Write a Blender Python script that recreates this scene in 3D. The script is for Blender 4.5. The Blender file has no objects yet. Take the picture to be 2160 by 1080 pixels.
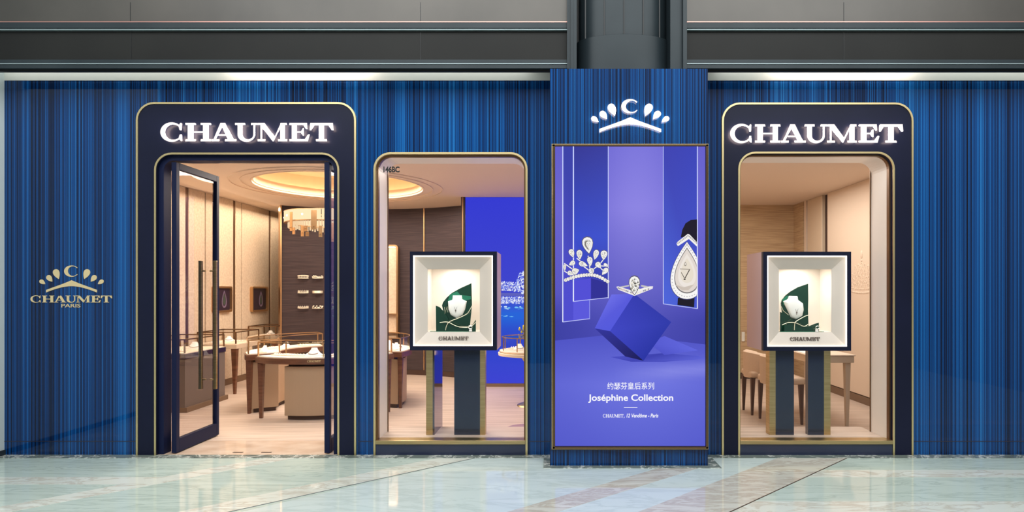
import bpy, bmesh, math, random
from math import pi, sin, cos, radians
from mathutils import Vector, Matrix
random.seed(7)
SC = bpy.context.scene
COL = SC.collection

# ------------------------------------------------------------------ camera, world, mall light, exposure
D = 5.6                      # distance from the camera to the shopfront plane (y = 0)
S = 230.0                    # photo pixels per metre on that plane
VX, VY, EYE = 1164.0, 612.0, 1.513
cam_d = bpy.data.cameras.new('camera'); cam = bpy.data.objects.new('camera', cam_d); COL.objects.link(cam)
cam.location = (0, -D, EYE); cam.rotation_euler = (pi/2, 0, 0)
cam_d.sensor_width = 36; cam_d.lens = 36*S*D/2160
cam_d.shift_x = -(VX-1080)/2160; cam_d.shift_y = (VY-540)/2160
cam_d.clip_start = .05; cam_d.clip_end = 100
SC.camera = cam
SC.view_settings.view_transform = 'Standard'; SC.view_settings.look = 'None'
SC.view_settings.exposure = 0.0; SC.view_settings.gamma = 1.0; SC.view_settings.use_curve_mapping = False
SC.cycles.transparent_max_bounces = 24
SC.cycles.max_bounces = 8

w = bpy.data.worlds.new('mall'); SC.world = w; w.use_nodes = True
wn = w.node_tree; bg = wn.nodes['Background']
tc = wn.nodes.new('ShaderNodeTexCoord'); nz = wn.nodes.new('ShaderNodeTexNoise'); rp = wn.nodes.new('ShaderNodeValToRGB')
nz.inputs['Scale'].default_value = 1.6; nz.inputs['Detail'].default_value = 3
wn.links.new(tc.outputs['Generated'], nz.inputs['Vector']); wn.links.new(nz.outputs['Fac'], rp.inputs['Fac'])
rp.color_ramp.elements[0].position = .38; rp.color_ramp.elements[0].color = (.30, .33, .34, 1)
rp.color_ramp.elements[1].position = .66; rp.color_ramp.elements[1].color = (1.0, 1.0, .97, 1)
wn.links.new(rp.outputs['Color'], bg.inputs['Color']); bg.inputs['Strength'].default_value = .46

def area(name, loc, size, energy, color=(1, 1, 1), target=None, rot=None, size_y=None, spread=None):
    l = bpy.data.lights.new(name, 'AREA'); l.energy = energy; l.color = color
    l.shape = 'RECTANGLE' if size_y else 'DISK'; l.size = size
    if size_y: l.size_y = size_y
    if spread: l.spread = spread
    o = bpy.data.objects.new(name, l); COL.objects.link(o); o.location = loc
    if target is not None:
        o.rotation_euler = (Vector(target)-Vector(loc)).to_track_quat('-Z', 'Y').to_euler()
    elif rot: o.rotation_euler = rot
    return o
def spot(name, loc, energy, color, target, angle=60, blend=.6, r=.03):
    l = bpy.data.lights.new(name, 'SPOT'); l.energy = energy; l.color = color; l.spot_size = radians(angle); l.spot_blend = blend; l.shadow_soft_size = r
    o = bpy.data.objects.new(name, l); COL.objects.link(o); o.location = loc
    o.rotation_euler = (Vector(target)-Vector(loc)).to_track_quat('-Z', 'Y').to_euler(); return o
WARM = (1, .87, .73); WARM2 = (1, .91, .82)
area('mall_ceiling_light', (0.2, -5.0, 7.0), 13, 900, (.97, 1, .99), target=(0.2, -1.2, 0.6), size_y=4.5)
area('shop_cove_light', (-2.97, 3.0, 3.06), 1.9, 130, WARM)
area('shop_front_light', (-2.3, 1.75, 2.94), 2.6, 62, WARM2, size_y=.5)
area('shop_rear_light', (-2.6, 4.5, 2.94), 2.6, 26, WARM2, size_y=.3)
area('wall_wash_light', (-4.93, 3.4, 2.94), .06, 46, (1, .82, .62), rot=(0, radians(-14), 0), size_y=5.4)
area('salon_light', (2.9, 2.2, 2.94), 1.4, 72, (1, .95, .88), size_y=2.8)
area('blue_side_light', (0.2, 1.6, 2.94), 1.2, 28, WARM2, size_y=1.6)
area('fascia_fill_light', (-2.6, -.085, 3.60), 4.8, 5, (.97, 1, .97), rot=(0, 0, 0), size_y=.05)  # added hidden strips above the beam edge, only to brighten the white fascia
area('fascia_fill_light', (3.6, -.085, 3.60), 4.2, 4.4, (.97, 1, .97), rot=(0, 0, 0), size_y=.05)
area('soffit_light', (-2.3, -.10, 3.59), 1.3, 3.5, (1, .84, .74), rot=(0, 0, 0), size_y=.06)
area('soffit_light', (2.65, -.10, 3.59), 1.3, 3.5, (1, .84, .74), rot=(0, 0, 0), size_y=.06)

# ------------------------------------------------------------------ helpers
def lin(c):
    c = c/255.0
    return c/12.92 if c <= .04045 else ((c+.055)/1.055)**2.4
def rgb(r, g, b): return (lin(r), lin(g), lin(b), 1)
def X(px, k=1.0): return (px-VX)*k/S
def Z(py, k=1.0): return EYE+(VY-py)*k/S
def Yk(k): return (k-1)*D

def new_mat(name):
    m = bpy.data.materials.new(name); m.use_nodes = True
    nt = m.node_tree; return m, nt, nt.nodes['Principled BSDF']
def plain(name, col, rough=.5, metal=0, spec=.5, coat=0):
    m, nt, b = new_mat(name)
    b.inputs['Base Color'].default_value = rgb(*col); b.inputs['Roughness'].default_value = rough
    b.inputs['Metallic'].default_value = metal; b.inputs['Specular IOR Level'].default_value = spec
    b.inputs['Coat Weight'].default_value = coat; b.inputs['Coat Roughness'].default_value = .03
    return m
def noisy(name, c1, c2, scale=(5, 5, 5), rough=.5, detail=6, lo=.35, hi=.65, bump=0, metal=0, spec=.5, dist=0, coat=0):
    m, nt, b = new_mat(name); N = nt.nodes; L = nt.links
    t = N.new('ShaderNodeTexCoord'); mp = N.new('ShaderNodeMapping'); mp.inputs['Scale'].default_value = scale
    n = N.new('ShaderNodeTexNoise'); n.inputs['Scale'].default_value = 1; n.inputs['Detail'].default_value = detail; n.inputs['Distortion'].default_value = dist
    r = N.new('ShaderNodeValToRGB'); r.color_ramp.elements[0].position = lo; r.color_ramp.elements[1].position = hi
    r.color_ramp.elements[0].color = rgb(*c1); r.color_ramp.elements[1].color = rgb(*c2)
    L.new(t.outputs['Object'], mp.inputs['Vector']); L.new(mp.outputs[0], n.inputs['Vector']); L.new(n.outputs['Fac'], r.inputs['Fac']); L.new(r.outputs[0], b.inputs['Base Color'])
    b.inputs['Roughness'].default_value = rough; b.inputs['Metallic'].default_value = metal; b.inputs['Specular IOR Level'].default_value = spec
    b.inputs['Coat Weight'].default_value = coat; b.inputs['Coat Roughness'].default_value = .3
    if bump:
        bp = N.new('ShaderNodeBump'); bp.inputs['Strength'].default_value = bump; bp.inputs['Distance'].default_value = .004
        L.new(n.outputs['Fac'], bp.inputs['Height']); L.new(bp.outputs[0], b.inputs['Normal'])
    return m
def emit(name, col, strength=1.0):
    m = bpy.data.materials.new(name); m.use_nodes = True; nt = m.node_tree; nt.nodes.clear()
    e = nt.nodes.new('ShaderNodeEmission'); o = nt.nodes.new('ShaderNodeOutputMaterial')
    e.inputs[0].default_value = rgb(*col); e.inputs[1].default_value = strength; nt.links.new(e.outputs[0], o.inputs[0]); return m
def screen_mat(name, strength=1.0):
    m = bpy.data.materials.new(name); m.use_nodes = True; nt = m.node_tree; nt.nodes.clear()
    a = nt.nodes.new('ShaderNodeVertexColor'); a.layer_name = 'Col'
    e = nt.nodes.new('ShaderNodeEmission'); o = nt.nodes.new('ShaderNodeOutputMaterial')
    e.inputs[1].default_value = strength; nt.links.new(a.outputs[0], e.inputs[0]); nt.links.new(e.outputs[0], o.inputs[0]); return m
def glass_mat(name, tint=(1, 1, 1), ior=1.45, rough=.0):
    m = bpy.data.materials.new(name); m.use_nodes = True; nt = m.node_tree; nt.nodes.clear()
    t = nt.nodes.new('ShaderNodeBsdfTransparent'); g = nt.nodes.new('ShaderNodeBsdfGlossy'); f = nt.nodes.new('ShaderNodeFresnel')
    mx = nt.nodes.new('ShaderNodeMixShader'); o = nt.nodes.new('ShaderNodeOutputMaterial')
    t.inputs[0].default_value = (*tint, 1); g.inputs['Roughness'].default_value = rough; f.inputs[0].default_value = ior
    gm = nt.nodes.new('ShaderNodeNewGeometry'); iv = nt.nodes.new('ShaderNodeMath'); iv.operation = 'SUBTRACT'; iv.inputs[0].default_value = 1; nt.links.new(gm.outputs['Backfacing'], iv.inputs[1])
    ml = nt.nodes.new('ShaderNodeMath'); ml.operation = 'MULTIPLY'; nt.links.new(f.outputs[0], ml.inputs[0]); nt.links.new(iv.outputs[0], ml.inputs[1])
    nt.links.new(ml.outputs[0], mx.inputs[0]); nt.links.new(t.outputs[0], mx.inputs[1]); nt.links.new(g.outputs[0], mx.inputs[2]); nt.links.new(mx.outputs[0], o.inputs[0]); return m

def stripe_mat():
    m, nt, b = new_mat('blue_stripe'); N = nt.nodes; L = nt.links
    t = N.new('ShaderNodeTexCoord'); sp = N.new('ShaderNodeSeparateXYZ'); L.new(t.outputs['Object'], sp.inputs[0])
    ad = N.new('ShaderNodeMath'); ad.operation = 'ADD'; L.new(sp.outputs[0], ad.inputs[0]); L.new(sp.outputs[1], ad.inputs[1])
    def n1(scale, detail, rough=.6, zmul=0):
        v = N.new('ShaderNodeCombineXYZ'); L.new(ad.outputs[0], v.inputs[0])
        if zmul:
            mz = N.new('ShaderNodeMath'); mz.operation = 'MULTIPLY'; mz.inputs[1].default_value = zmul; L.new(sp.outputs[2], mz.inputs[0]); L.new(mz.outputs[0], v.inputs[1])
        n = N.new('ShaderNodeTexNoise'); n.noise_dimensions = '2D'; n.inputs['Scale'].default_value = scale; n.inputs['Detail'].default_value = detail; n.inputs['Roughness'].default_value = rough
        L.new(v.outputs[0], n.inputs['Vector']); return n.outputs['Fac']
    a = n1(1.6, 1); c = n1(9, 2); d = n1(55, 4, .75, .0006); e = n1(170, 1, .5)
    def mad(x, k, y=None):
        q = N.new('ShaderNodeMath'); q.operation = 'MULTIPLY_ADD'; L.new(x, q.inputs[0]); q.inputs[1].default_value = k
        if y is None: q.inputs[2].default_value = 0
        else: L.new(y, q.inputs[2])
        return q.outputs[0]
    s = mad(e, .34, mad(d, .50, mad(c, .22, mad(a, .24))))
    r = N.new('ShaderNodeValToRGB'); cr = r.color_ramp
    cr.elements[0].position = .50; cr.elements[0].color = rgb(3, 6, 16)
    cr.elements[1].position = .77; cr.elements[1].color = rgb(34, 112, 178)
    for p, cc in ((.565, (4, 17, 42)), (.62, (5, 38, 82)), (.67, (6, 60, 120)), (.72, (10, 82, 150))):
        q = cr.elements.new(p); q.color = rgb(*cc)
    L.new(s, r.inputs['Fac']); L.new(r.outputs[0], b.inputs['Base Color'])
    b.inputs['Roughness'].default_value = .35; b.inputs['Coat Weight'].default_value = 1; b.inputs['Coat Roughness'].default_value = .02
    b.inputs['Coat IOR'].default_value = 1.4; b.inputs['Specular IOR Level'].default_value = .05
    return m
def marble(name, base, vein, lightc, scale=3.0, rough=.06, rot=0.6, vlo=.44, vhi=.5, stretch=3.0):
    m, nt, b = new_mat(name); N = nt.nodes; L = nt.links
    t = N.new('ShaderNodeTexCoord'); mp = N.new('ShaderNodeMapping'); mp.inputs['Rotation'].default_value = (0, 0, rot); mp.inputs['Scale'].default_value = (scale, scale*stretch, scale)
    n = N.new('ShaderNodeTexNoise'); n.inputs['Scale'].default_value = 1; n.inputs['Detail'].default_value = 8; n.inputs['Distortion'].default_value = 1.2; n.inputs['Roughness'].default_value = .62
    r = N.new('ShaderNodeValToRGB'); cr = r.color_ramp
    cr.elements[0].position = .30; cr.elements[0].color = rgb(*lightc); cr.elements[1].position = .75; cr.elements[1].color = rgb(*base)
    q = cr.elements.new(vlo-.03); q.color = rgb(*base); q = cr.elements.new((vlo+vhi)/2); q.color = rgb(*vein); q = cr.elements.new(vhi+.03); q.color = rgb(*base)
    L.new(t.outputs['Object'], mp.inputs[0]); L.new(mp.outputs[0], n.inputs['Vector']); L.new(n.outputs['Fac'], r.inputs[0]); L.new(r.outputs[0], b.inputs['Base Color'])
    b.inputs['Roughness'].default_value = rough; b.inputs['IOR'].default_value = 1.5
    return m
def weave_mat(name, c1, c2, sz=160, rough=.8):
    m, nt, b = new_mat(name); N = nt.nodes; L = nt.links
    t = N.new('ShaderNodeTexCoord'); mp = N.new('ShaderNodeMapping'); mp.inputs['Scale'].default_value = (2.5, 2.5, sz)
    n = N.new('ShaderNodeTexNoise'); n.inputs['Scale'].default_value = 1; n.inputs['Detail'].default_value = 3
    r = N.new('ShaderNodeValToRGB'); r.color_ramp.elements[0].position = .3; r.color_ramp.elements[0].color = rgb(*c1); r.color_ramp.elements[1].position = .7; r.color_ramp.elements[1].color = rgb(*c2)
    L.new(t.outputs['Object'], mp.inputs[0]); L.new(mp.outputs[0], n.inputs['Vector']); L.new(n.outputs['Fac'], r.inputs[0]); L.new(r.outputs[0], b.inputs['Base Color'])
    b.inputs['Roughness'].default_value = rough; return m

M = dict(
    stripe=stripe_mat(),
    navy=noisy('navy_lacquer', (10, 15, 40), (14, 19, 46), (2, 2, 2), rough=.5, coat=.25, spec=.15),
    navy_gloss=plain('navy_gloss', (17, 25, 56), .5, 0, .2, 0),
    navy_dark=plain('navy_dark', (34, 30, 52), .3, 0, .5, .5),
    plinth=plain('plinth_navy', (30, 38, 66), .3, 0, .5, .5),
    gold=plain('polished_gold', (236, 214, 160), .33, 1),
    gold_flat=noisy('brushed_gold', (186, 162, 116), (204, 180, 134), (3, 3, 90), rough=.34, metal=1),
    goldlet=plain('gold_lettering', (226, 204, 156), .45, .3),
    brass=plain('brass', (196, 156, 112), .3, .85),
    brassd=plain('dark_brass', (122, 92, 66), .35, .7),
    bronze=plain('bronze', (120, 96, 70), .25, 1),
    white=plain('white_plaster', (226, 226, 218), .6),
    mallwall=plain('mall_wall_paint', (196, 206, 206), .5),
    steel=noisy('dark_steel', (38, 47, 52), (46, 55, 60), (2, 2, 2), rough=.4, metal=.1, spec=.3),
    steel2=plain('grey_steel', (110, 118, 124), .3, .6),
    steelk=plain('black_steel', (30, 32, 34), .4, .3),
    panel=noisy('beam_panel', (72, 69, 66), (84, 80, 76), (1.2, 1, 1), rough=.36, metal=.35),
    paneld=noisy('beam_panel_dark', (32, 32, 32), (38, 38, 37), (1.2, 1, 1), rough=.45, metal=0, spec=.15),
    linegrey=plain('line_grey', (160, 176, 180), .4, .3),
    copper=plain('copper_line', (190, 140, 130), .3, .7),
    ceil=plain('shop_ceiling_paint', (224, 204, 186), .8),
    cove=plain('cove_paint', (240, 218, 188), .8),
    covel=emit('cove_strip', (255, 228, 180), 4.2),
    cream=noisy('cream_fabric_wall', (214, 192, 166), (228, 208, 182), (30, 30, 30), rough=.85),
    creamp=plain('cream_panel', (226, 204, 182), .6),
    lining=plain('window_lining', (240, 230, 220), .4),
    grass=weave_mat('grasscloth', (168, 138, 104), (206, 178, 140), 90),
    brownwall=weave_mat('brown_woven_wall', (46, 35, 37), (74, 58, 58), 130),
    darkb=plain('dark_brown_trim', (66, 44, 34), .4),
    base=plain('taupe_baseboard', (122, 96, 74), .5),
    shopfloor=noisy('travertine', (178, 156, 139), (214, 194, 178), (1.2, 26, 4), rough=.42, detail=5, lo=.3, hi=.7),
    thresh=noisy('threshold_marble', (196, 170, 148), (216, 194, 174), (3, 5, 3), rough=.09),
    wood=noisy('walnut', (98, 62, 44), (122, 80, 58), (4, 4, 30), rough=.35),
    taupe=plain('taupe_leather', (176, 148, 120), .55),
    deck=plain('cream_deck', (240, 222, 200), .6),
    bust=plain('white_leather_bust', (250, 246, 240), .5),
    tray=plain('cream_tray', (236, 218, 198), .55),
    jewel=plain('pale_jewel_metal', (250, 240, 225), .2, .8),
    diamond=plain('diamond_white', (245, 236, 215), .3, .3),
    creaml=plain('cream_lacquer', (214, 192, 166), .4),
    boucle=noisy('boucle_beige', (204, 178, 154), (218, 194, 170), (260, 260, 260), rough=.9, bump=.3),
    chairleg=plain('chair_leg_walnut', (92, 66, 56), .4),
    signface=emit('sign_face', (255, 246, 242), 1.15),
    signback2=emit('emblem_back', (255, 226, 205), 10),
    signback=emit('sign_back', (255, 226, 205), 14),
    black=plain('black_vinyl', (10, 10, 12), .5),
    whiteink=emit('white_ink', (250, 250, 255), 1.0),
    ledstrip=emit('led_strip', (255, 240, 222), 3.4),
    bezel=plain('bezel_cream', (206, 196, 186), .6),
    niche=plain('niche_cream', (240, 230, 218), .7),
    greenx=plain('green_acrylic', (20, 62, 46), .12, 0, .8, 1),
    greeny=plain('emerald_base_and_sheen', (42, 120, 92), .1, 0, .8, 1),
    ribbon=plain('ribbon_white_gold', (240, 224, 196), .3, .3),
    grey_ink=plain('grey_ink', (112, 100, 94), .5),
    alab=emit('alabaster_glow', (255, 224, 178), 1.15),
    bulb=emit('bulb', (255, 246, 222), 5),
    rodg=emit('rod_glow', (250, 214, 168), .95),
    stemg=plain('stem_green', (120, 124, 60), .6),
    leaf=plain('yellow_green_leaf', (200, 190, 90), .5),
    screen=screen_mat('lit_screen', 1.0),
    glass=glass_mat('clear_glass', (.985, .985, .985), 1.25),
    doorglass=glass_mat('door_glass', (.90, .89, .90), 1.5),
    vit=glass_mat('vitrine_glass', (.98, .98, .975), 1.2),
    floorA=marble('marble_green', (184, 199, 191), (168, 183, 174), (192, 207, 200), 1.3, .05, .1, .47, .5, 7),
    floorB=marble('marble_pale', (196, 210, 208), (184, 198, 196), (204, 216, 214), 1.0, .05, .3, .47, .5, 4),
    band=marble('marble_band', (206, 212, 204), (188, 186, 174), (218, 224, 218), 2.2, .06, -.7, .45, .50, 3),
    band2=marble('marble_veined_band', (198, 198, 188), (176, 170, 158), (210, 210, 202), 2.4, .06, -.5, .42, .52, 4),
    border=marble('marble_border', (112, 122, 116), (214, 216, 208), (90, 98, 92), 4.0, .1, .4, .492, .498, 1.4),
    rug=plain('mauve_rug', (150, 120, 140), .9),
)

class MB:
    def __init__(s): s.bm = bmesh.new()
    def box(s, x0, x1, y0, y1, z0, z1):
        v = [s.bm.verts.new(p) for p in ((x0,y0,z0),(x1,y0,z0),(x1,y1,z0),(x0,y1,z0),(x0,y0,z1),(x1,y0,z1),(x1,y1,z1),(x0,y1,z1))]
        for f in ((0,3,2,1),(4,5,6,7),(0,1,5,4),(1,2,6,5),(2,3,7,6),(3,0,4,7)): s.bm.faces.new([v[i] for i in f])
        return s
    def hexa(s, lo, hi):          # two quads of four points
        v = [s.bm.verts.new(p) for p in list(lo)+list(hi)]
        for f in ((0,3,2,1),(4,5,6,7),(0,1,5,4),(1,2,6,5),(2,3,7,6),(3,0,4,7)): s.bm.faces.new([v[i] for i in f])
        return s
    def taper(s, cx, cy, z0, z1, w0, w1, dx=0, dy=0):   # square leg, w0 at the foot
        a, b = w0/2, w1/2
        return s.hexa([(cx+dx-a,cy+dy-a,z0),(cx+dx+a,cy+dy-a,z0),(cx+dx+a,cy+dy+a,z0),(cx+dx-a,cy+dy+a,z0)],
                      [(cx-b,cy-b,z1),(cx+b,cy-b,z1),(cx+b,cy+b,z1),(cx-b,cy+b,z1)])
    def prism(s, pts, y0, y1, axis='y'):    # polygon in (x,z) extruded along y, or (x,y) along z, or (y,z) along x
        def P(a, b, c): return (a, c, b) if axis == 'y' else ((a, b, c) if axis == 'z' else (c, a, b))
        A = [s.bm.verts.new(P(a, b, y0)) for a, b in pts]; B = [s.bm.verts.new(P(a, b, y1)) for a, b in pts]
        fs = [s.bm.faces.new(A), s.bm.faces.new(B[::-1])]; n = len(pts)
        for i in range(n): s.bm.faces.new([A[i], B[i], B[(i+1) % n], A[(i+1) % n]])
        if n > 4:
            for f in fs: f.normal_update()
            bmesh.ops.triangulate(s.bm, faces=fs, ngon_method='EAR_CLIP')
        return s
    def arc(s, cx, cy, r0, r1, a0, a1, z0, z1, n=28, full=False):  # ring segment, degrees
        ring = []
        for i in range(n+1):
            a = radians(a0+(a1-a0)*i/n)
            ring.append([s.bm.verts.new((cx+r*cos(a), cy+r*sin(a), z)) for r, z in ((r0,z0),(r1,z0),(r1,z1),(r0,z1))])
        for i in range(n):
            for j in range(4): s.bm.faces.new([ring[i][j], ring[i][(j+1)%4], ring[i+1][(j+1)%4], ring[i+1][j]])
        if not full:
            s.bm.faces.new(ring[0][::-1]); s.bm.faces.new(ring[-1])
        return s
    def lathe(s, cx, cy, prof, n=32, sx=1, sy=1):
        rings = []
        for r, z in prof:
            rings.append([s.bm.verts.new((cx+sx*r*cos(2*pi*i/n), cy+sy*r*sin(2*pi*i/n), z)) for i in range(n)])
        for a, b in zip(rings, rings[1:]):
            for i in range(n): s.bm.faces.new([a[i], a[(i+1)%n], b[(i+1)%n], b[i]])
        if prof[0][0] > 0: s.bm.faces.new(rings[0][::-1])
        if prof[-1][0] > 0: s.bm.faces.new(rings[-1])
        return s
    def tube(s, pts, r, n=8):
        pts = [Vector(p) for p in pts]; rings = []
        for i, p in enumerate(pts):
            d = (pts[min(i+1, len(pts)-1)]-pts[max(i-1, 0)]).normalized()
            u = d.cross(Vector((0, 0, 1)) if abs(d.z) < .9 else Vector((1, 0, 0))).normalized(); v = d.cross(u)
            rr = r[i] if isinstance(r, (list, tuple)) else r
            rings.append([s.bm.verts.new(p+rr*(cos(2*pi*j/n)*u+sin(2*pi*j/n)*v)) for j in range(n)])
        for a, b in zip(rings, rings[1:]):
            for j in range(n): s.bm.faces.new([a[j], a[(j+1)%n], b[(j+1)%n], b[j]])
        s.bm.faces.new(rings[0][::-1]); s.bm.faces.new(rings[-1]); return s
    def ball(s, c, r, sc=(1, 1, 1), seg=12):
        bmesh.ops.create_uvsphere(s.bm, u_segments=seg, v_segments=max(6, seg*2//3), radius=r, matrix=Matrix.Translation(c) @ Matrix.Diagonal((*sc, 1))); return s
    def build(s, name, mat, parent=None, bevel=0, smooth=False, segs=2):
        bmesh.ops.recalc_face_normals(s.bm, faces=s.bm.faces[:])
        org = Vector((0, 0, 0)); p = parent
        while p is not None: org += p.location; p = p.parent
        bmesh.ops.translate(s.bm, verts=s.bm.verts[:], vec=-org)
        me = bpy.data.meshes.new(name); s.bm.to_mesh(me); s.bm.free()
        me.materials.append(mat if not isinstance(mat, str) else M[mat])
        if smooth:
            for f in me.polygons: f.use_smooth = True
            me.set_sharp_from_angle(angle=radians(35))
        o = bpy.data.objects.new(name, me); COL.objects.link(o); o.parent = parent
        if bevel:
            b = o.modifiers.new('bevel', 'BEVEL'); b.width = bevel; b.segments = segs; b.limit_method = 'ANGLE'; b.angle_limit = radians(40)
        return o
def tag(o, label, cat, group=None, kind=None):
    if label: o['label'] = label
    if cat: o['category'] = cat
    if group: o['group'] = group
    if kind: o['kind'] = kind
    return o
def thing(name, loc, label, cat, group=None):
    o = bpy.data.objects.new(name, None); COL.objects.link(o); o.location = loc; o.empty_display_size = .05
    return tag(o, label, cat, group)
def struct(o, label=None): o['kind'] = 'structure'; return (o.__setitem__('label', label) or o) if label else o
def copy_tree(o, loc=None, rz=None, label=None, parent=None):
    c = o.copy(); COL.objects.link(c); c.parent = parent
    if loc is not None: c.location = loc
    if rz is not None: c.rotation_euler = (0, 0, rz)
    if label: c['label'] = label
    for ch in list(o.children): copy_tree(ch, parent=c)
    return c

def arch(x0, x1, z0, z1, r, n=8):     # open-bottom rounded doorway outline, left foot to right foot
    p = [(x0, z0)]
    for i in range(n+1):
        a = pi-(pi/2)*i/n; p.append((x0+r+r*cos(a), z1-r+r*sin(a)))
    for i in range(n+1):
        a = pi/2-(pi/2)*i/n; p.append((x1-r+r*cos(a), z1-r+r*sin(a)))
    p.append((x1, z0)); return p
def arch_ring(x0, x1, z0, z1, r, t, y0, y1, mb=None):
    mb = mb or MB(); o = arch(x0, x1, z0, z1, r); i = arch(x0+t, x1-t, z0, z1-t, max(r-t, .01))
    n = len(o)
    for a in range(n-1): mb.prism([o[a], o[a+1], i[a+1], i[a]], y0, y1)
    return mb

# ------------------------------------------------------------------ lettering
def ell(cx, cz, rx, rz, a0, a1, n=20): return [(cx+rx*cos(radians(a0+(a1-a0)*i/n)), cz+rz*sin(radians(a0+(a1-a0)*i/n))) for i in range(n+1)]
def R(x0, x1, z0, z1): return [(x0, z0), (x1, z0), (x1, z1), (x0, z1)]
s_ = .075
def glyph(c):
    if c == 'C':
        o = ell(.62, .5, .62, .53, 42, 318, 26); i = ell(.68, .5, .45, .455, 318, 42, 26)
        return [[*o[:], *i[:]], [(1.05, .62), (1.13, .62), (1.16, 1.0), (1.10, 1.0), (1.0, .84)], [(1.06, .36), (1.15, .36), (1.18, .0), (1.11, .02), (1.0, .16)]], 1.24
    if c == 'H':
        return [R(.13,.42,0,1), R(.97,1.26,0,1), R(.42,.97,.455,.54), R(0,.13,0,s_), R(.42,.55,0,s_), R(0,.13,1-s_,1), R(.42,.55,1-s_,1),
                R(.84,.97,0,s_), R(1.26,1.39,0,s_), R(.84,.97,1-s_,1), R(1.26,1.39,1-s_,1)], 1.39
    if c == 'A':
        return [[(.50,1),(.66,1),(.60,.86),(.22,s_),(.10,s_)], [(.52,1),(.76,1),(1.22,s_),(.91,s_),(.57,.80)], R(.36,.82,.30,.375), R(0,.42,0,s_), R(.74,1.36,0,s_)], 1.36
    if c == 'U':
        o = [(.14,1),(.14,.36)]+ell(.62,.36,.48,.39,180,360,18)+[(1.10,1),(1.0,1),(1.0,.38)]+ell(.70,.38,.30,.31,0,-180,18)+[(.40,1)]
        return [o, R(0,.14,1-s_,1), R(.40,.54,1-s_,1), R(.88,1.0,1-s_,1), R(1.10,1.22,1-s_,1)], 1.26
    if c == 'M':
        return [R(.17,.26,s_,.93), R(.02,.44,0,s_), [(.02,1),(.40,1),(.98,.22),(.84,0),(.17,.86),(.17,1-s_),(.02,1-s_)], [(.84,0),(.90,0),(1.32,.84),(1.26,.92)],
                [(1.26,.95),(1.26,s_),(1.52,s_),(1.52,1-s_),(1.62,1-s_),(1.62,1),(1.28,1)], R(1.14,1.64,0,s_)], 1.64
    if c == 'E':
        return [R(.13,.42,0,1), R(0,.13,0,s_), R(0,.13,1-s_,1), [(.42,.92),(.78,.92),(.92,.68),(.99,.68),(.97,1),(.42,1)], [(.42,.46),(.64,.46),(.74,.30),(.80,.30),(.80,.72),(.74,.72),(.64,.54),(.42,.54)],
                [(.42,0),(1.02,0),(1.12,.36),(1.04,.36),(.86,.09),(.42,.09)]], 1.12
    if c == 'T':
        return [R(.52,.80,0,.92), R(.36,.52,0,s_), R(.80,.96,0,s_), [(.02,.62),(.10,.62),(.28,.91),(1.04,.91),(1.24,.62),(1.32,.62),(1.28,1),(.04,1)]], 1.34
POS = {0: ('C', 0), 1: ('H', 1.37), 2: ('A', 2.80), 3: ('U', 4.10), 4: ('M', 5.32), 5: ('E', 7.08), 6: ('T', 8.19)}
def wordmark(parent, x0, x1, z0, z1, yf, yb, mat, weight=1.0, joined=None):
    sx = (x1-x0)/9.52; sz = z1-z0
    mbj = MB()
    for i in range(7):
        c, off = POS[i]; polys, wd = glyph(c)
        mb = mbj if joined else MB()
        for p in polys: mb.prism([(x0+(off+a)*sx, z0+b*sz) for a, b in p], yf, yb)
        if not joined:
            mb.build('letter', mat, parent)
    if joined: return mbj.build(joined, mat, parent)
def pear(cx, cz, w, h, rot, n=22):    # pear outline, tip down before rotation (degrees)
    out = []
    for i in range(n):
        t = 2*pi*i/n; y = -cos(t)          # -1 tip, +1 top
        x = sin(t)*(sin(t/2) if t <= pi else sin((2*pi-t)/2))
        x *= .5*w*1.05; y *= .5*h
        a = radians(rot); out.append((cx+x*cos(a)-y*sin(a), cz+x*sin(a)+y*cos(a)))
    return out
def crown(parent, fx, fz, u, yf, yb, mat):     # emblem; fx, fz turn emblem units into x and z
    def poly(pts): return [(fx+a*u, fz+b*u) for a, b in pts]
    # units: arch from -1 to 1
    o = [(-1.0, -.02), (0, .40), (1.0, -.02), (1.0, -.11)]+[(x/10, .155*(1-(x/10)**2)-.11) for x in range(9, -10, -1)]+[(-1.0, -.11)]
    o = [(-1.0, -.02), (-.30, .235), (0, .36), (.30, .235), (1.0, -.02), (1.0, -.12)]+[(x/10, .25*(1-abs(x/10)**1.7)-.12) for x in range(9, -10, -1)]+[(-1.0, -.12)]
    MB().prism(poly(o), yf, yb).build('arch', mat, parent)
    for sgn in (-1, 1):
        for cx, cz, w_, h_, rt in ((.58, .60, .31, .41, 22), (.86, .425, .25, .31, 40), (1.145, .285, .20, .26, 55)):
            pts = pear(0, 0, w_, h_, 0)
            a = radians(-rt)
            q = [(cx+x*cos(a)-y*sin(a), cz+x*sin(a)+y*cos(a)) for x, y in pts]
            MB().prism(poly([(sgn*x, y) for x, y in q]), yf, yb).build('teardrop', mat, parent)
    oo = ell(.0, .72, .29, .225, 38, 322, 24); ii = ell(.055, .72, .20, .19, 322, 38, 24)
    mb = MB().prism(poly(oo+ii), yf, yb); mb.build('letter', mat, parent)
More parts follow.
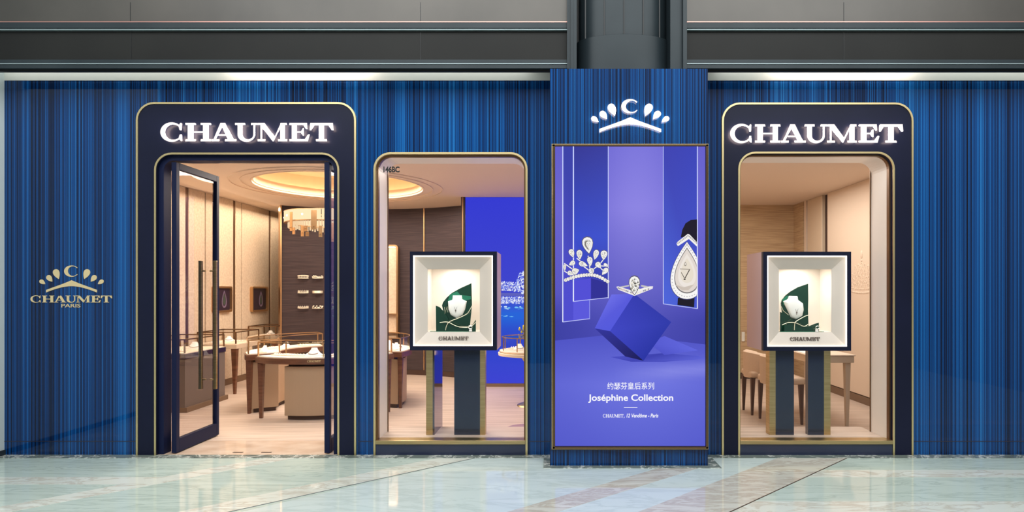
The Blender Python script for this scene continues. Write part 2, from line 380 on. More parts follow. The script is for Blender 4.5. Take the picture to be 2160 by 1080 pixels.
def text_obj(name, body, x0, x1, z0, z1, yf, depth, mat, parent, shear=0, offset=0, fit=True):
    cu = bpy.data.curves.new(name+'_tmp', 'FONT'); cu.body = body; cu.extrude = .02; cu.shear = shear; cu.offset = offset; cu.resolution_u = 4
    t = bpy.data.objects.new(name+'_tmp', cu); COL.objects.link(t); bpy.context.view_layer.update()
    dg = bpy.context.evaluated_depsgraph_get(); me = bpy.data.meshes.new_from_object(t.evaluated_get(dg))
    bpy.data.objects.remove(t); bpy.data.curves.remove(cu)
    vs = me.vertices; a0 = min(v.co.x for v in vs); a1 = max(v.co.x for v in vs); b0 = min(v.co.y for v in vs); b1 = max(v.co.y for v in vs)
    org = Vector((0, 0, 0)); p = parent
    while p is not None: org += p.location; p = p.parent
    for v in vs:
        x, y, zz = v.co
        v.co = Vector((x0+(x-a0)/(a1-a0)*(x1-x0), yf+(1-(zz+.02)/.04)*depth, z0+(y-b0)/(b1-b0)*(z1-z0)))-org
    me.materials.clear(); me.materials.append(M[mat]); me.name = name
    o = bpy.data.objects.new(name, me); COL.objects.link(o); o.parent = parent; return o

# ------------------------------------------------------------------ large structure: mall floor, shopfront wall, steelwork
ZT = 3.435
FX0, FX1 = -5.02, 5.9
def opx(l, r, t): return X(l), X(r), Z(t)
P1 = (X(291), X(751), Z(218)); W2 = (X(790), X(1112), Z(323)); P2 = (X(1523), X(1923), Z(219))
pts = [(FX0, 0)]
for (a, b, zt), rr in ((P1, .16), (W2, .15), (P2, .16)): pts += arch(a, b, 0, zt, rr)
pts += [(FX1, 0), (FX1, ZT), (FX0, ZT)]
struct(MB().prism(pts, 0, .10).build('wall_front', 'stripe'), 'blue vertically striped lacquer wall of the shopfront')
struct(MB().box(FX0, P1[0]-.022, -.003, .0, .125, .131).box(P2[1]+.022, FX1, -.003, 0, .125, .131).box(P1[1]+.022, W2[0]-.022, -.003, 0, .125, .131).box(W2[1]+.02, -.02, -.003, 0, .125, .131).build('trim_1', 'navy_dark'))
# soffit and returns
struct(MB().box(FX0-.3, FX1, -.004, .10, ZT, ZT+.2).box(FX0-.3, .1, -.15, .10, ZT+.2, ZT+.24).box(1.25, FX1, -.15, .10, ZT+.2, ZT+.24).build('wall_fascia', 'white'), 'white fascia strip above the blue shopfront')
struct(MB().box(FX0-.3, FX0, -2.2, .10, 0, 6).build('wall_left_mall', 'mallwall'))
struct(MB().box(FX0, FX0+.012, -2.2, -.0, 0, .05).build('baseboard_left', 'steel'))
# mall floor
def fp(px, py): k = 348.0/(py-612.0); return (X(px, k), Yk(k))
struct(MB().box(-7, 7, -7, .02, -.05, 0).build('floor', 'floorA'))
e = .0012
def inlay(name, pts, mat, h=e): struct(MB().prism(pts, 0, h, axis='z').build(name, mat))
inlay('floor_border', [(-5.02, 0.0), (-5.02, -.105), (7, -.105), (7, 0)], 'border', .0035)
inlay('floor_pale_field', [(-.70+.02, -.105), (-.08, -.105), (-.08, -.42), (1.0, -.42), (-.275-4.2, -5.6), (-2.21-4.4, -5.6)], 'floorB', .0008)
inlay('floor_pale_field', [(1.0, -.42), (1.43, -.42), (1.43, -.105), (2.2, -.105), (2.2-5.3, -5.6), (.35-5.3, -5.6)], 'floorB', .0010)
def diag(name, xa, width, mat, h, top=-.105, L=5.5, slope=1.03):
    inlay(name, [(xa, top), (xa-width, top), (xa-width-L*slope, top-L), (xa-L*slope, top-L)], mat, h)
diag('floor_band', -.70, .34, 'band', .0020, slope=1.13)
diag('floor_band', -2.32, .26, 'band', .0018)
diag('floor_band', 1.24, .34, 'band2', .0022, top=-.42, slope=1.18)
diag('floor_band', 2.65, .62, 'band2', .0024, slope=1.08)
inlay('floor_band', [(-7, -.66), (-2.9, -.66), (-3.1, -.846), (-7, -.846)], 'band', .0016)
inlay('floor_band', [(2.27, -.468), (7, -.468), (7, -.666), (2.06, -.666)], 'band', .0016)
inlay('floor_band', [(1.45, -1.23), (7, -1.23), (7, -1.50), (1.16, -1.50)], 'band', .0016)
inlay('floor_seam', [(-.70, -.105), (-.693, -.105), (-.693-5.5*1.13, -5.605), (-.70-5.5*1.13, -5.605)], 'steel2', .0030)
inlay('floor_seam', [(2.65, -.105), (2.66, -.105), (2.66-5.5*1.08, -5.605), (2.65-5.5*1.08, -5.605)], 'darkb', .0030)

# steelwork over the shopfront
def beam(x0, x1, seams, seamsd):
    k = .957; y = -.24
    def zz(py): return Z(py, k)
    struct(MB().box(x0, x1, y, y+.035, zz(46.5), zz(0)+1.6).build('beam_upper_panel', 'panel'))
    struct(MB().box(x0, x1, y-.012, y+.035, zz(48.5), zz(46)).build('trim_2', 'copper'))
    struct(MB().box(x0, x1, y-.02, y+.035, zz(61), zz(49)).box(x0, x1, y-.03, y+.035, zz(146.5), zz(138)).box(x0, x1, y-.015, y+.035, zz(135), zz(127)).build('beam_flange', 'steel'))
    struct(MB().box(x0, x1, y-.03, y+.035, zz(65.6), zz(64)).box(x0, x1, y-.036, y+.035, zz(138), zz(136.7)).build('trim_3', 'linegrey'))
    struct(MB().box(x0, x1, y+.0, y+.035, zz(127), zz(66)).box(x0, x1, y+.01, y+.035, zz(63.5), zz(61)).box(x0, x1, y, y+.035, ZT, zz(146)).build('beam_lower_panel', 'paneld'))
    mb = MB()
    for s in seams: mb.box(X(s, k)-.002, X(s, k)+.002, y-.002, y+.02, zz(46.5), zz(0)-.02)
    for s in seamsd: mb.box(X(s, k)-.002, X(s, k)+.002, y-.002, y+.02, zz(127), zz(66))
    struct(mb.build('trim_4', 'steelk'))
beam(FX0-.3, X(1198, .957), (275, 887), (277, 887))
beam(X(1445, .957), FX1, (1780, 2390), (1780, 2390))
struct(MB().box(-.2, 1.6, .11, .16, ZT, 5.6).build('wall_upper', 'steelk'))
# steel posts beside the round column
struct(MB().box(X(1198,.957), X(1216,.957), -.28, .1, ZT, 5.6).box(X(1196,.957), X(1199,.957), -.30, -.2, ZT, 5.6).box(X(1204,.957), X(1208,.957), -.29, -.2, ZT, 5.6).build('beam_post_left', 'steel'))
struct(MB().box(X(1413,.957), X(1438,.957), -.26, .1, ZT, 5.6).box(X(1438,.957), X(1446,.957), -.30, .1, ZT, 5.6).build('beam_post_right', 'steel'))
cx, cy = X(1313.5), -.02
struct(MB().lathe(cx, cy, [(.425, ZT+.0), (.425, 3.76), (.41, 3.765)], 64, 1, .52).build('column_collar', 'steel', smooth=True))
struct(MB().lathe(cx, cy+.02, [(.40, 3.7), (.40, 5.6)], 64, 1, .5).build('column_shaft', 'steel', smooth=True))
mb = MB()
for px in (1236, 1275, 1316, 1357, 1394):
    xx = X(px, .965); q = (xx-cx)/.40; yy = cy+.02-.2*math.sqrt(max(0, 1-q*q)); mb.box(xx-.005, xx+.005, yy-.008, yy+.02, 3.76, 5.6)
struct(mb.build('trim_5', 'steelk'))

# blue column box carrying the big screen
KC = .938; YC = Yk(KC)
def XC(px): return X(px, KC)
def ZC(py): return Z(py, KC)
cz1 = 3.417
struct(MB().box(XC(1160), XC(1493), YC, .0, 0.0, cz1).build('column_cladding', 'stripe'), 'blue striped square cladding around the column')
struct(MB().box(XC(1161), XC(1492), YC-.006, YC, ZC(948)-.004, ZC(948)).build('trim_6', 'navy_dark'))
inlay('floor_column_border', [(XC(1160)-.055, -.11), (XC(1160)-.055, YC-.075), (XC(1493)+.10, YC-.075), (XC(1493)+.10, -.11)], 'border', .0045)

# ------------------------------------------------------------------ portals and windows
def portal(name, x0, x1, zt, ix0, ix1, izt, label, cat):
    t = thing(name, ((x0+x1)/2, 0, 0), label, cat)
    o = arch(x0, x1, 0, zt, .16); i = arch(ix0, ix1, 0, izt, .14)
    MB().prism(o+i[::-1], -.012, .11).build('surround_panel', 'navy', t)
    arch_ring(x0-.006, x1+.006, 0, zt+.006, .166, .017, -.020, .0).build('outer_trim', 'gold', t)
    arch_ring(ix0-.018, ix1+.018, 0, izt+.018, .158, .017, -.020, .0).build('inner_trim', 'gold', t)
    return t
p1 = portal('entrance_surround', P1[0], P1[1], P1[2], X(332), X(713), Z(327), 'dark navy rounded surround with thin gold edges framing the open glass doors', 'doorway surround')
p2 = portal('window_surround', P2[0], P2[1], P2[2], X(1560), X(1881), Z(325), 'dark navy rounded surround with thin gold edges framing the right display window', 'window surround')
arch_ring(X(332)-.004, X(713)+.004, 0, Z(327)+.004, .14, .05, .02, .13).build('lining', 'navy_gloss', p1)
MB().box(X(334), X(711), .13, .20, 2.715, 2.78).build('header', 'navy_dark', p1)
# right window lining, sill, plinth, pane
def window_fit(t, x0, x1, zt, kl, pl, pname='pane'):
    arch_ring(x0, x1, .10, zt, .13, .014, .02, .06).build('inner_rim', 'brassd', t)
    arch_ring(x0-.01, x1+.01, .10, zt+.01, .14, .02, .06, .345).build('lining', 'lining', t)
    MB().box(x0+.010, x0+.020, .343, .352, .12, zt-.03).build('back_edge', 'brassd', t); MB().box(x1-.020, x1-.010, .343, .352, .12, zt-.03).build('back_edge', 'brassd', t)
    MB().box(x0, x1, -.026, .10, Z(936), Z(928)).build('sill', 'gold_flat', t, bevel=.003)
    MB().box(x0, x1, -.012, .10, 0, Z(936)).build('plinth', 'plinth', t)
    MB().box(x0, x1, .10, .56, .115, .135).build('window_deck', 'shopfloor', t)
    mb = MB().prism(arch(x0+.004, x1-.004, Z(929), zt-.004, .13), .026, .034)
    mb.build('pane', 'glass', t)
window_fit(p2, X(1560)+.0, X(1881), Z(325), 0, 0)
w1 = bpy.data.objects.new('window_1', None); COL.objects.link(w1); w1.location = (X(950), 0, 0); struct(w1, 'middle display window with rounded top corners and slim gold trim')
arch_ring(W2[0]-.004, W2[1]+.004, 0, W2[2]+.004, .154, .018, -.020, .02).build('window_frame', 'gold', w1)
window_fit(w1, W2[0]+.016, W2[1]-.016, W2[2]-.016, 0, 0)
nb = text_obj('unit_number', '146BC', X(809, 1.004), X(843, 1.004), Z(364, 1.004), Z(351, 1.004), .018, .002, 'black', None, offset=.035)
tag(nb, 'black unit number lettering stuck on the upper left glass of the middle window', 'sign')

# ------------------------------------------------------------------ shop shell
XL, XR, YB, CZ = -5.17, 4.14, 6.7, 2.97
struct(MB().box(XL-.1, XR+.1, .53, YB, -.05, 0.0).build('floor_shop', 'shopfloor'))
struct(MB().box(X(291), X(751), .0, .53, -.05, 0.002).build('floor_threshold', 'thresh'))
struct(MB().box(X(751), XR+.1, .1, .53, -.05, 0.0).box(XL-.1, X(291), .1, .53, -.05, 0).build('floor_edge', 'shopfloor'))
# ceiling with round recess
CCX, CCY, CR = -2.97, 3.0, 1.13
def ceiling_ring():
    mb = MB(); bm = mb.bm; x0, x1, y0, y1 = XL-.1, 1.35, .112, YB
    angs = sorted([2*pi*i/96 for i in range(96)]+[math.atan2(y-CCY, x-CCX) % (2*pi) for x in (x0, x1) for y in (y0, y1)])
    def outp(a):
        c, s = cos(a), sin(a); t = 1e9
        if c > 1e-9: t = min(t, (x1-CCX)/c)
        if c < -1e-9: t = min(t, (x0-CCX)/c)
        if s > 1e-9: t = min(t, (y1-CCY)/s)
        if s < -1e-9: t = min(t, (y0-CCY)/s)
        return (CCX+t*c, CCY+t*s)
    V = []
    for a in angs:
        ox, oy = outp(a); V.append([bm.verts.new(p) for p in ((CCX+CR*cos(a), CCY+CR*sin(a), CZ), (ox, oy, CZ), (ox, oy, CZ+.1), (CCX+CR*cos(a), CCY+CR*sin(a), CZ+.1))])
    n = len(V)
    for i in range(n):
        a, b = V[i], V[(i+1) % n]
        for j in range(4): bm.faces.new([a[j], a[(j+1)%4], b[(j+1)%4], b[j]])
    return mb
struct(ceiling_ring().build('ceiling', 'ceil'))
struct(MB().arc(CCX, CCY, CR+.13, CR+.145, 0, 360, CZ-.012, CZ+.001, 96, True).arc(CCX, CCY, CR+.27, CR+.285, 0, 360, CZ-.012, CZ+.001, 96, True).arc(CCX, CCY, CR, CR+.02, 0, 360, CZ-.006, CZ+.001, 96, True).build('ceiling_moulding', 'ceil'))
struct(MB().arc(CCX, CCY, CR+.20, CR+.24, 0, 360, CZ+.09, CZ+.34, 96, True).build('ceiling_recess', 'cove'))
struct(MB().arc(CCX, CCY, CR-.02, CR, 0, 360, CZ+.02, CZ+.12, 96, True).build('ceiling_cove_lip', 'cove'))
tag(MB().arc(CCX, CCY, CR+.10, CR+.14, 0, 360, CZ+.11, CZ+.14, 96, True).build('cove_light', 'covel'), 'warm hidden light strip glowing inside the round ceiling recess', 'light')
struct(MB().box(1.35, XR+.1, .112, YB, CZ, CZ+.1).build('ceiling_salon', 'ceil'))
# left wall with panels
struct(MB().box(XL-.1, XL-.03, .1, YB, 0, CZ).build('wall_left', 'darkb'))
for a, b in ((.12, 3.02), (3.10, 3.50), (3.53, 4.31), (4.39, 4.57), (4.60, 5.56), (5.64, 6.7)):
    struct(MB().box(XL-.04, XL, a, b, .10, CZ).build('wall_left_panel', 'cream', bevel=.006))
for a, b in ((3.02, 3.10), (4.31, 4.39), (5.56, 5.64)):
    struct(MB().box(XL-.03, XL-.012, a, b, 0, CZ).build('trim_7', 'brassd'))
struct(MB().box(XL-.03, XL+.004, .1, YB, 0, .10).build('baseboard_left_shop', 'base'))
struct(MB().box(XL-.1, 1.4, YB, YB+.1, 0, CZ).build('wall_back', 'cream'))
# curved brown wall (arc through three points)
ccx, ccy, crr = -3.08, 2.76, 2.63
a_l = math.degrees(math.atan2(4.88-ccy, -4.64-ccx)); a_r = math.degrees(math.atan2(4.88-ccy, -1.52-ccx))
crr = math.hypot(4.88-ccy, -4.64-ccx)
struct(MB().arc(ccx, ccy, crr, crr+.10, a_r, a_l, 0, CZ, 48).build('wall_curved', 'brownwall'), 'dark brown woven curved wall at the back of the shop')
struct(MB().arc(ccx, ccy, crr-.012, crr, a_r, a_l, 0, .09, 48).build('baseboard_back', 'darkb'))
def onarc(px):     # where the sight line through px meets the curved wall
    m = (px-VX)/(S*D); lo, hi = 2, 9
    best = None
    for i in range(2000):
        y = 3.5+i*.001; x = m*(y+D)
        if math.hypot(x-ccx, y-ccy) >= crr and y > ccy: return x, y
    return x, y
mb = MB()
for px in (895,):
    x_, y_ = onarc(px); a = math.degrees(math.atan2(y_-ccy, x_-ccx)); mb.arc(ccx, ccy, crr-.014, crr, a-.22, a+.22, .09, CZ, 2)
mb.arc(ccx, ccy, crr-.02, crr+.11, a_l, a_l+.5, 0, CZ, 2)
struct(mb.build('trim_8', 'brass'))
KB = 1.71; YBL = Yk(KB)
struct(MB().box(-1.42, -1.36, YBL-.02, 5.0, 0, CZ).build('trim_9', 'darkb'))
struct(MB().box(-1.40, -1.385, YBL-.035, YBL-.02, 0, CZ).box(-1.52, -1.49, 4.7, 4.75, 0, CZ).build('trim_10', 'brass'))
struct(MB().box(-1.36, 1.35, YBL+.02, YBL+.1, 0, CZ).build('wall_screen', 'darkb'))
struct(MB().box(-1.36, 1.35, YBL-.02, YBL+.02, 0, .05).build('baseboard_screen', 'base'))
struct(MB().box(1.35, 1.45, .1, YB, 0, CZ).build('wall_partition', 'creamp'))
# salon (right room)
KR = 1.866; YR = Yk(KR)
struct(MB().box(1.45, XR+.1, YR, YR+.1, 0, CZ).build('wall_back_salon', 'grass'))
struct(MB().box(1.45, XR, YR-.015, YR, 0, .10).build('baseboard_salon', 'darkb'))
def yR(px, Xw=XR): return Yk(Xw*S/(px-VX))
struct(MB().box(XR+.06, XR+.12, .1, YR, 0, CZ).build('wall_right', 'darkb'))
struct(MB().box(XR-.0, XR+.06, .1, yR(1745), .11, CZ).build('wall_right_panel', 'creamp', bevel=.006))
struct(MB().box(XR+.0, XR+.06, yR(1733.5), yR(1703), 0, CZ).build('wall_right_panel', 'creaml', bevel=.01))
struct(MB().box(XR+.0, XR+.06, yR(1700), yR(1696), 0, CZ).build('wall_right_panel', 'creamp'))
struct(MB().box(XR+.0, XR+.06, yR(1694.5), YR, 0, CZ).build('wall_right_panel', 'grass'))
struct(MB().box(XR-.004, XR+.06, .1, yR(1745), .0, .10).build('baseboard_right', 'base'))

# ------------------------------------------------------------------ doors
def leaf(name, x0, x1, label, handle_label, hx):
    d = bpy.data.objects.new(name, None); COL.objects.link(d); d.location = ((x0+x1)/2, .03, 0); struct(d, label)
    xm = (x0+x1)/2; y0, y1 = .03, .755; zt = 2.695
    f = MB().box(x0, x1, y0, y0+.05, .01, zt).box(x0, x1, y1-.045, y1, .01, zt).box(x0, x1, y0+.05, y1-.045, .01, .135).box(x0, x1, y0+.05, y1-.045, zt-.062, zt)
    f.build('door_frame', 'navy_gloss' if False else 'navy_gloss', d, bevel=.003)
    MB().box(xm-.005, xm+.005, y0+.05, y1-.045, .135, zt-.062).build('door_glass', 'doorglass', d)
    for sx in (-1, 1):
        h = MB().box(xm+sx*.075-.016, xm+sx*.075+.016, .575, .605, .51, 1.81)
        h.box(min(xm+sx*.02, xm+sx*.08), max(xm+sx*.02, xm+sx*.08), .582, .598, .60, .615).box(min(xm+sx*.02, xm+sx*.08), max(xm+sx*.02, xm+sx*.08), .582, .598, 1.70, 1.715)
        h.build('handle', 'gold_flat', d, bevel=.003)
    return d
M['navy_gloss2'] = M['navy_gloss']
leaf('door_1', -3.508, -3.462, 'left glass door leaf standing open inwards, with long brass bar handles', '', 0)
leaf('door_2', -2.098, -2.050, 'right glass door leaf standing open inwards, with long brass bar handles', '', 0)
for px, wh in ((502, 'left'), (562, 'right')):
    k = 348/(955-612.0)
    tag(MB().box(X(px, k)-.045, X(px, k)+.045, Yk(k)-.012, Yk(k)+.012, .002, .005).build('floor_latch', 'darkb'), 'small dark bolt slot in the threshold, the %s of the two' % wh, 'latch', 'bolt slots in the door threshold')

# ------------------------------------------------------------------ shop signs
def sign_word(x0, x1, z0, z1, label):
    t = thing('illuminated_sign', ((x0+x1)/2, -.035, z0), label, 'sign')
    wordmark(t, x0, x1, z0, z1, -.050, -.046, 'signface')
    wordmark(t, x0+.003, x1-.003, z0+.006, z1-.006, -.046, -.044, 'signback', joined='glow_back')
ks = .9911
sign_word(X(338, ks), X(704, ks), Z(298, ks), Z(259, ks), 'white glowing CHAUMET sign above the open glass doors')
sign_word(X(1540, ks), X(1906, ks), Z(301, ks), Z(262, ks), 'white glowing CHAUMET sign above the right display window')
t = thing('illuminated_emblem', (XC(1328), YC-.04, ZC(280)), 'white glowing crown emblem with letter C above the poster screen', 'emblem')
crown(t, XC(1328.5), ZC(272.5), 65*KC/S, YC-.030, YC-.026, 'signface')
crown(t, XC(1328.5), ZC(272.5)+.001, 64*KC/S, YC-.026, YC-.024, 'signback2')
t = thing('wall_emblem', (X(150.5), -.01, Z(650)), 'small gold crown and CHAUMET PARIS emblem on the blue wall at far left', 'emblem')
crown(t, X(151.5), Z(610.5), 53.5/S, -.005, .001, 'goldlet')
wordmark(t, X(65), X(237), Z(638), Z(623.5), -.005, .001, 'goldlet')
text_obj('lettering', 'PARIS', X(130), X(170), Z(648.5), Z(641), -.004, .005, 'goldlet', t, offset=.005)

# ------------------------------------------------------------------ poster screen on the column
def pic(name, polys, yy, parent, fx=XC, fz=ZC, flat=False):
    """flat coloured picture elements; polys = [(points in photo pixels, colour or list of colours)]"""
    bm = bmesh.new(); lay = bm.loops.layers.float_color.new('Col')
    org = Vector((0, 0, 0)); p = parent
    while p is not None: org += p.location; p = p.parent
    for i, (pts, cols) in enumerate(polys):
        yi = yy-(0 if flat else (.00006 if len(polys) < 60 else .00001))*i
        vs = [bm.verts.new(Vector((fx(a), yi, fz(b)))-org) for a, b in pts]
        try: f = bm.faces.new(vs)
        except ValueError: continue
        f.normal_update()
        cl = {id(v): (cols if not isinstance(cols, list) else cols[j]) for j, v in enumerate(vs)}
        for l in f.loops: l[lay] = rgb(*cl[id(l.vert)])
        if f.normal.y > 0: f.normal_flip()
    big = [f for f in bm.faces if len(f.verts) > 4]
    for f in big: f.normal_update()
    if big: bmesh.ops.triangulate(bm, faces=big, ngon_method='EAR_CLIP')
    me = bpy.data.meshes.new(name); bm.to_mesh(me); bm.free(); me.materials.append(M['screen'])
    o = bpy.data.objects.new(name, me); COL.objects.link(o); o.parent = parent; return o
ps = thing('poster_screen', (XC(1328), YC, ZC(944)), 'tall lit purple-blue jewellery poster screen on the blue column', 'screen')
fr = MB()
for a, b, c, d in ((1166, 1170.5, 307, 944), (1486.5, 1491, 307, 944)): fr.box(XC(a), XC(b), YC-.045, YC, ZC(d), ZC(c))
fr.box(XC(1166), XC(1491), YC-.045, YC, ZC(311), ZC(307)).box(XC(1166), XC(1491), YC-.045, YC, ZC(944), ZC(939.5))
fr.build('frame', 'bronze', ps, bevel=.002)
fr2 = MB().box(XC(1163.5), XC(1166), YC-.02, YC, ZC(944), ZC(307)).box(XC(1491), XC(1493), YC-.02, YC, ZC(944), ZC(307)).box(XC(1163.5), XC(1493), YC-.03, YC, ZC(307), ZC(305)).box(XC(1163.5), XC(1493), YC-.03, YC, ZC(946), ZC(944)); fr2.build('outer_edge', 'gold_flat', ps)
MB().box(XC(1170.5), XC(1486.5), YC-.025, YC, ZC(939.5), ZC(311)).build('screen_panel', 'navy_dark', ps)
ys = YC-.0255
bgp = []
# picture background: wall then floor of the pictured set, smooth colour fields
def grid(x0, x1, y0, y1, nx, ny, fn, cond=None):
    out = []
    for i in range(nx):
        for j in range(ny):
            a, b = x0+(x1-x0)*i/nx, x0+(x1-x0)*(i+1)/nx; c, d = y0+(y1-y0)*j/ny, y0+(y1-y0)*(j+1)/ny
            P4 = [(a, c), (b, c), (b, d), (a, d)]; out.append((P4, [fn(*q) for q in P4]))
    return out
def mixc(a, b, t): t = max(0, min(1, t)); return tuple(a[i]+(b[i]-a[i])*t for i in range(3))
def wallc(x, y):
    c = mixc((126, 120, 220), (142, 134, 228), (y-311)/130) if y < 440 else mixc((142, 134, 228), (74, 76, 176), (y-440)/300)
    g = math.exp(-((x-1345)/90)**2)
    c = mixc(mixc(c, (80, 76, 190), .55), c, g)
    if y > 620: c = mixc(c, (60, 64, 160), (abs(x-1340)/160)*min(1, (y-620)/60)*.8)
    return c
def floorc(x, y):
    c = mixc((80, 84, 196), (112, 118, 224), (y-700)/110) if y < 810 else mixc((112, 118, 224), (92, 98, 208), (y-810)/130)
    g = math.exp(-((x-1350)/150)**2); c = mixc(mixc(c, (76, 80, 196), .5), c, g)
    b = math.exp(-((y-777-(1486-x)*.07)/16)**2)*max(0, min(1, (x-1290)/120)); c = mixc(c, (150, 152, 236), b*.6)
    return c
X0, X1, Y0, Y1 = 1171.0, 1486.0, 311.0, 939.0
pic('picture_background', grid(X0, X1, Y0, 729, 26, 40, wallc), ys, ps, flat=True)
def floor_edge(x): return 718-(x-X0)*(14/130.) if x < 1300 else 704+(x-1300)*(22/186.)
fl = []
for i in range(26):
    a, b = X0+(X1-X0)*i/26, X0+(X1-X0)*(i+1)/26
    for j in range(24):
        q = []
        for xx, jj in ((a, j), (b, j), (b, j+1), (a, j+1)):
            y0_ = floor_edge(xx); q.append((xx, y0_+(Y1-y0_)*jj/24))
        fl.append((q, [floorc(*p) for p in q]))
pic('picture_floor', fl, ys-.0005*1, ps, flat=True)
yl = ys-.008
def quad(x0, x1, y0, y1, c0, c1=None): c1 = c1 or c0; return ([(x0, y0), (x1, y0), (x1, y1), (x0, y1)], [c0, c0, c1, c1])
el = []
B1c, B2c = (62, 68, 168), (70, 86, 206)
el.append(([(1187, 311), (1244, 311), (1244, 672), (1187, 679)], [B1c, B1c, (74, 76, 196), (86, 84, 212)]))
el.append(([(1209, 311), (1282, 311), (1282, 500), (1209, 500)], [(58, 60, 150), (62, 66, 160), (66, 84, 205), (62, 80, 205)]))
el.append(([(1209, 500), (1282, 500), (1282, 628), (1209, 635)], [(62, 80, 205), (66, 84, 205), (60, 62, 160), (92, 88, 222)]))
el.append(([(1397, 311), (1469, 311), (1469, 650), (1397, 640)], [(66, 70, 178), (64, 72, 186), (72, 88, 206), (80, 104, 220)]))
el.append(([(1209, 594), (1246, 587), (1246, 632), (1209, 635)], [(84, 80, 214)]*4))
el.append(([(1246, 587), (1282, 597), (1282, 628), (1246, 632)], [(52, 52, 150)]*4))
el.append(([(1187, 598), (1209, 596), (1209, 676), (1187, 679)], [(80, 78, 206)]*4))
el.append(([(1209, 635), (1244, 632), (1244, 672), (1209, 676)], [(92, 90, 220)]*4))
for xa, xb, ya, yb in ((1186, 1188, 311, 679), (1208, 1210.5, 311, 636), (1281.5, 1283, 311, 629), (1397, 1398.2, 311, 641), (1468, 1470, 311, 651)):
    el.append(quad(xa, xb, ya, yb, (196, 206, 255), (232, 236, 255)))
el.append(([(1187, 678), (1244, 671), (1244, 672.5), (1187, 679.5)], (190, 196, 250)))
el.append(([(1209, 635), (1282, 627), (1282, 628.5), (1209, 636.5)], (190, 196, 250)))
el.append(([(1397, 640), (1469, 650), (1469, 651.5), (1397, 641.5)], (190, 196, 250)))
el.append(([(1242.5, 632), (1244, 632), (1244, 672), (1242.5, 672)], (150, 156, 240)))
pic('picture_panels', el, yl, ps)
# cube, its shadow
cb = [([(1286, 752), (1400, 744), (1470, 750), (1486, 756), (1400, 762), (1330, 762)], [(78, 82, 196), (62, 66, 174), (84, 90, 206), (96, 102, 216), (70, 74, 186), (66, 70, 180)]),
      ([(1366, 722), (1400, 708), (1470, 738), (1400, 748)], [(86, 90, 208), (92, 96, 214), (98, 104, 222), (80, 84, 200)]),
      ([(1254, 692), (1289, 621), (1337, 620), (1286, 698)], [(88, 92, 220), (110, 112, 232), (90, 92, 220), (84, 90, 220)]),
      ([(1286, 698), (1337, 620), (1414, 679), (1356, 760)], [(66, 72, 196), (56, 62, 176), (50, 60, 170), (44, 54, 164)]),
      ([(1254, 692), (1286, 698), (1356, 760), (1318, 751)], [(54, 56, 156), (50, 52, 150), (30, 30, 80), (40, 40, 110)])]
pic('cube_picture', cb, yl-.002, ps)
W_, Gy, Dk, Ye = (246, 244, 240), (196, 194, 196), (96, 92, 118), (238, 230, 208)
def stone(cx, cy, w, h, rot, out, dark=True):
    def rp(sc_): return [(cx+a-0, cy-b) for a, b in pear(0, 0, w*sc_, h*sc_, rot, 14)]
    if dark: out.append((rp(1.12), Dk))
    out.append((rp(1.0), W_)); out.append((rp(.72), Gy))
    p = rp(.66); n = len(p)
    for i in range(0, n): out.append(([(cx, cy), p[i], p[(i+1) % n]], random.choice((W_, Ye, (214, 212, 210), (252, 252, 250), (176, 176, 170)))))
def rstone(cx, cy, r, out):
    for rr, c in ((1.15, Dk), (1, W_)): out.append(([(cx+r*rr*cos(2*pi*i/10), cy+r*rr*sin(2*pi*i/10)) for i in range(10)], c))
    p = [(cx+r*.7*cos(2*pi*i/8), cy+r*.7*sin(2*pi*i/8)) for i in range(8)]
    for i in range(8): out.append(([(cx, cy), p[i], p[(i+1) % 8]], random.choice((W_, Ye, (206, 204, 200), (252, 252, 250)))))
def line(x0, y0, x1, y1, w, c): 
    d = math.hypot(x1-x0, y1-y0); nx, ny = -(y1-y0)/d*w/2, (x1-x0)/d*w/2
    return ([(x0+nx, y0+ny), (x1+nx, y1+ny), (x1-nx, y1-ny), (x0-nx, y0-ny)], c)
tp = []
for a in ((1245, 576, 1240, 540), (1232, 558, 1216, 545), (1262, 561, 1272, 548), (1244, 572, 1222, 556), (1262, 561, 1280, 562), (1210, 570, 1190, 556), (1200, 578, 1190, 572), (1247, 571, 1262, 560), (1262, 562, 1275, 574)): tp.append(line(*a, 2.0, W_))
stone(1239.5, 518, 27, 34, 8, tp); tp.append(([(1239+a, 518-b) for a, b in pear(0, 0, 15, 20, 8, 14)], (130, 126, 120)))
stone(1241, 518, 12, 17, 8, tp, False)
for a in ((1206, 535, 14, 18, 20), (1222, 538, 15, 20, 4), (1256, 538, 14, 21, -14), (1273, 539, 17, 20, -4), (1230, 558, 13, 19, 70), (1244, 552, 14, 19, 8), (1262, 560, 14, 15, 40), (1206, 556, 12, 14, -60), (1214, 572, 17, 15, 110), (1247, 573, 14, 14, 10), (1275, 573, 13, 18, -40), (1203, 577, 12, 13, 60), (1278, 560, 8, 12, 60), (1191, 565, 7, 14, 0)): stone(*a, tp)
for i in range(17):
    x = 1193+i*5.5; y = 580+((x-1244)/36.)**2*5.5 if x < 1246 else 580+((x-1244)/38.)**2*16; rstone(x, min(y, 594), 3.6, tp)
tp = [q for q in tp]
pic('tiara_picture', tp, yl-.004, ps)
rg = [([(1299, 605), (1303, 604), (1335, 614), (1366, 604), (1376, 604), (1375, 609), (1337, 624), (1303, 611)], W_),
      ([(1305, 605), (1326, 601), (1326, 604), (1312, 607)], Gy), ([(1352, 601), (1370, 605), (1360, 607), (1350, 604)], Gy)]
for i in range(22):
    t_ = i/21; x = 1303+70*t_; y = 608+(12*(1-abs(t_-.5)*2)); rg.append(([(x-1.5, y-2), (x+1.5, y-2.2), (x+1.4, y+1.6), (x-1.2, y+1.4)], random.choice((Ye, (214, 190, 180), (230, 225, 235), (150, 148, 160)))))
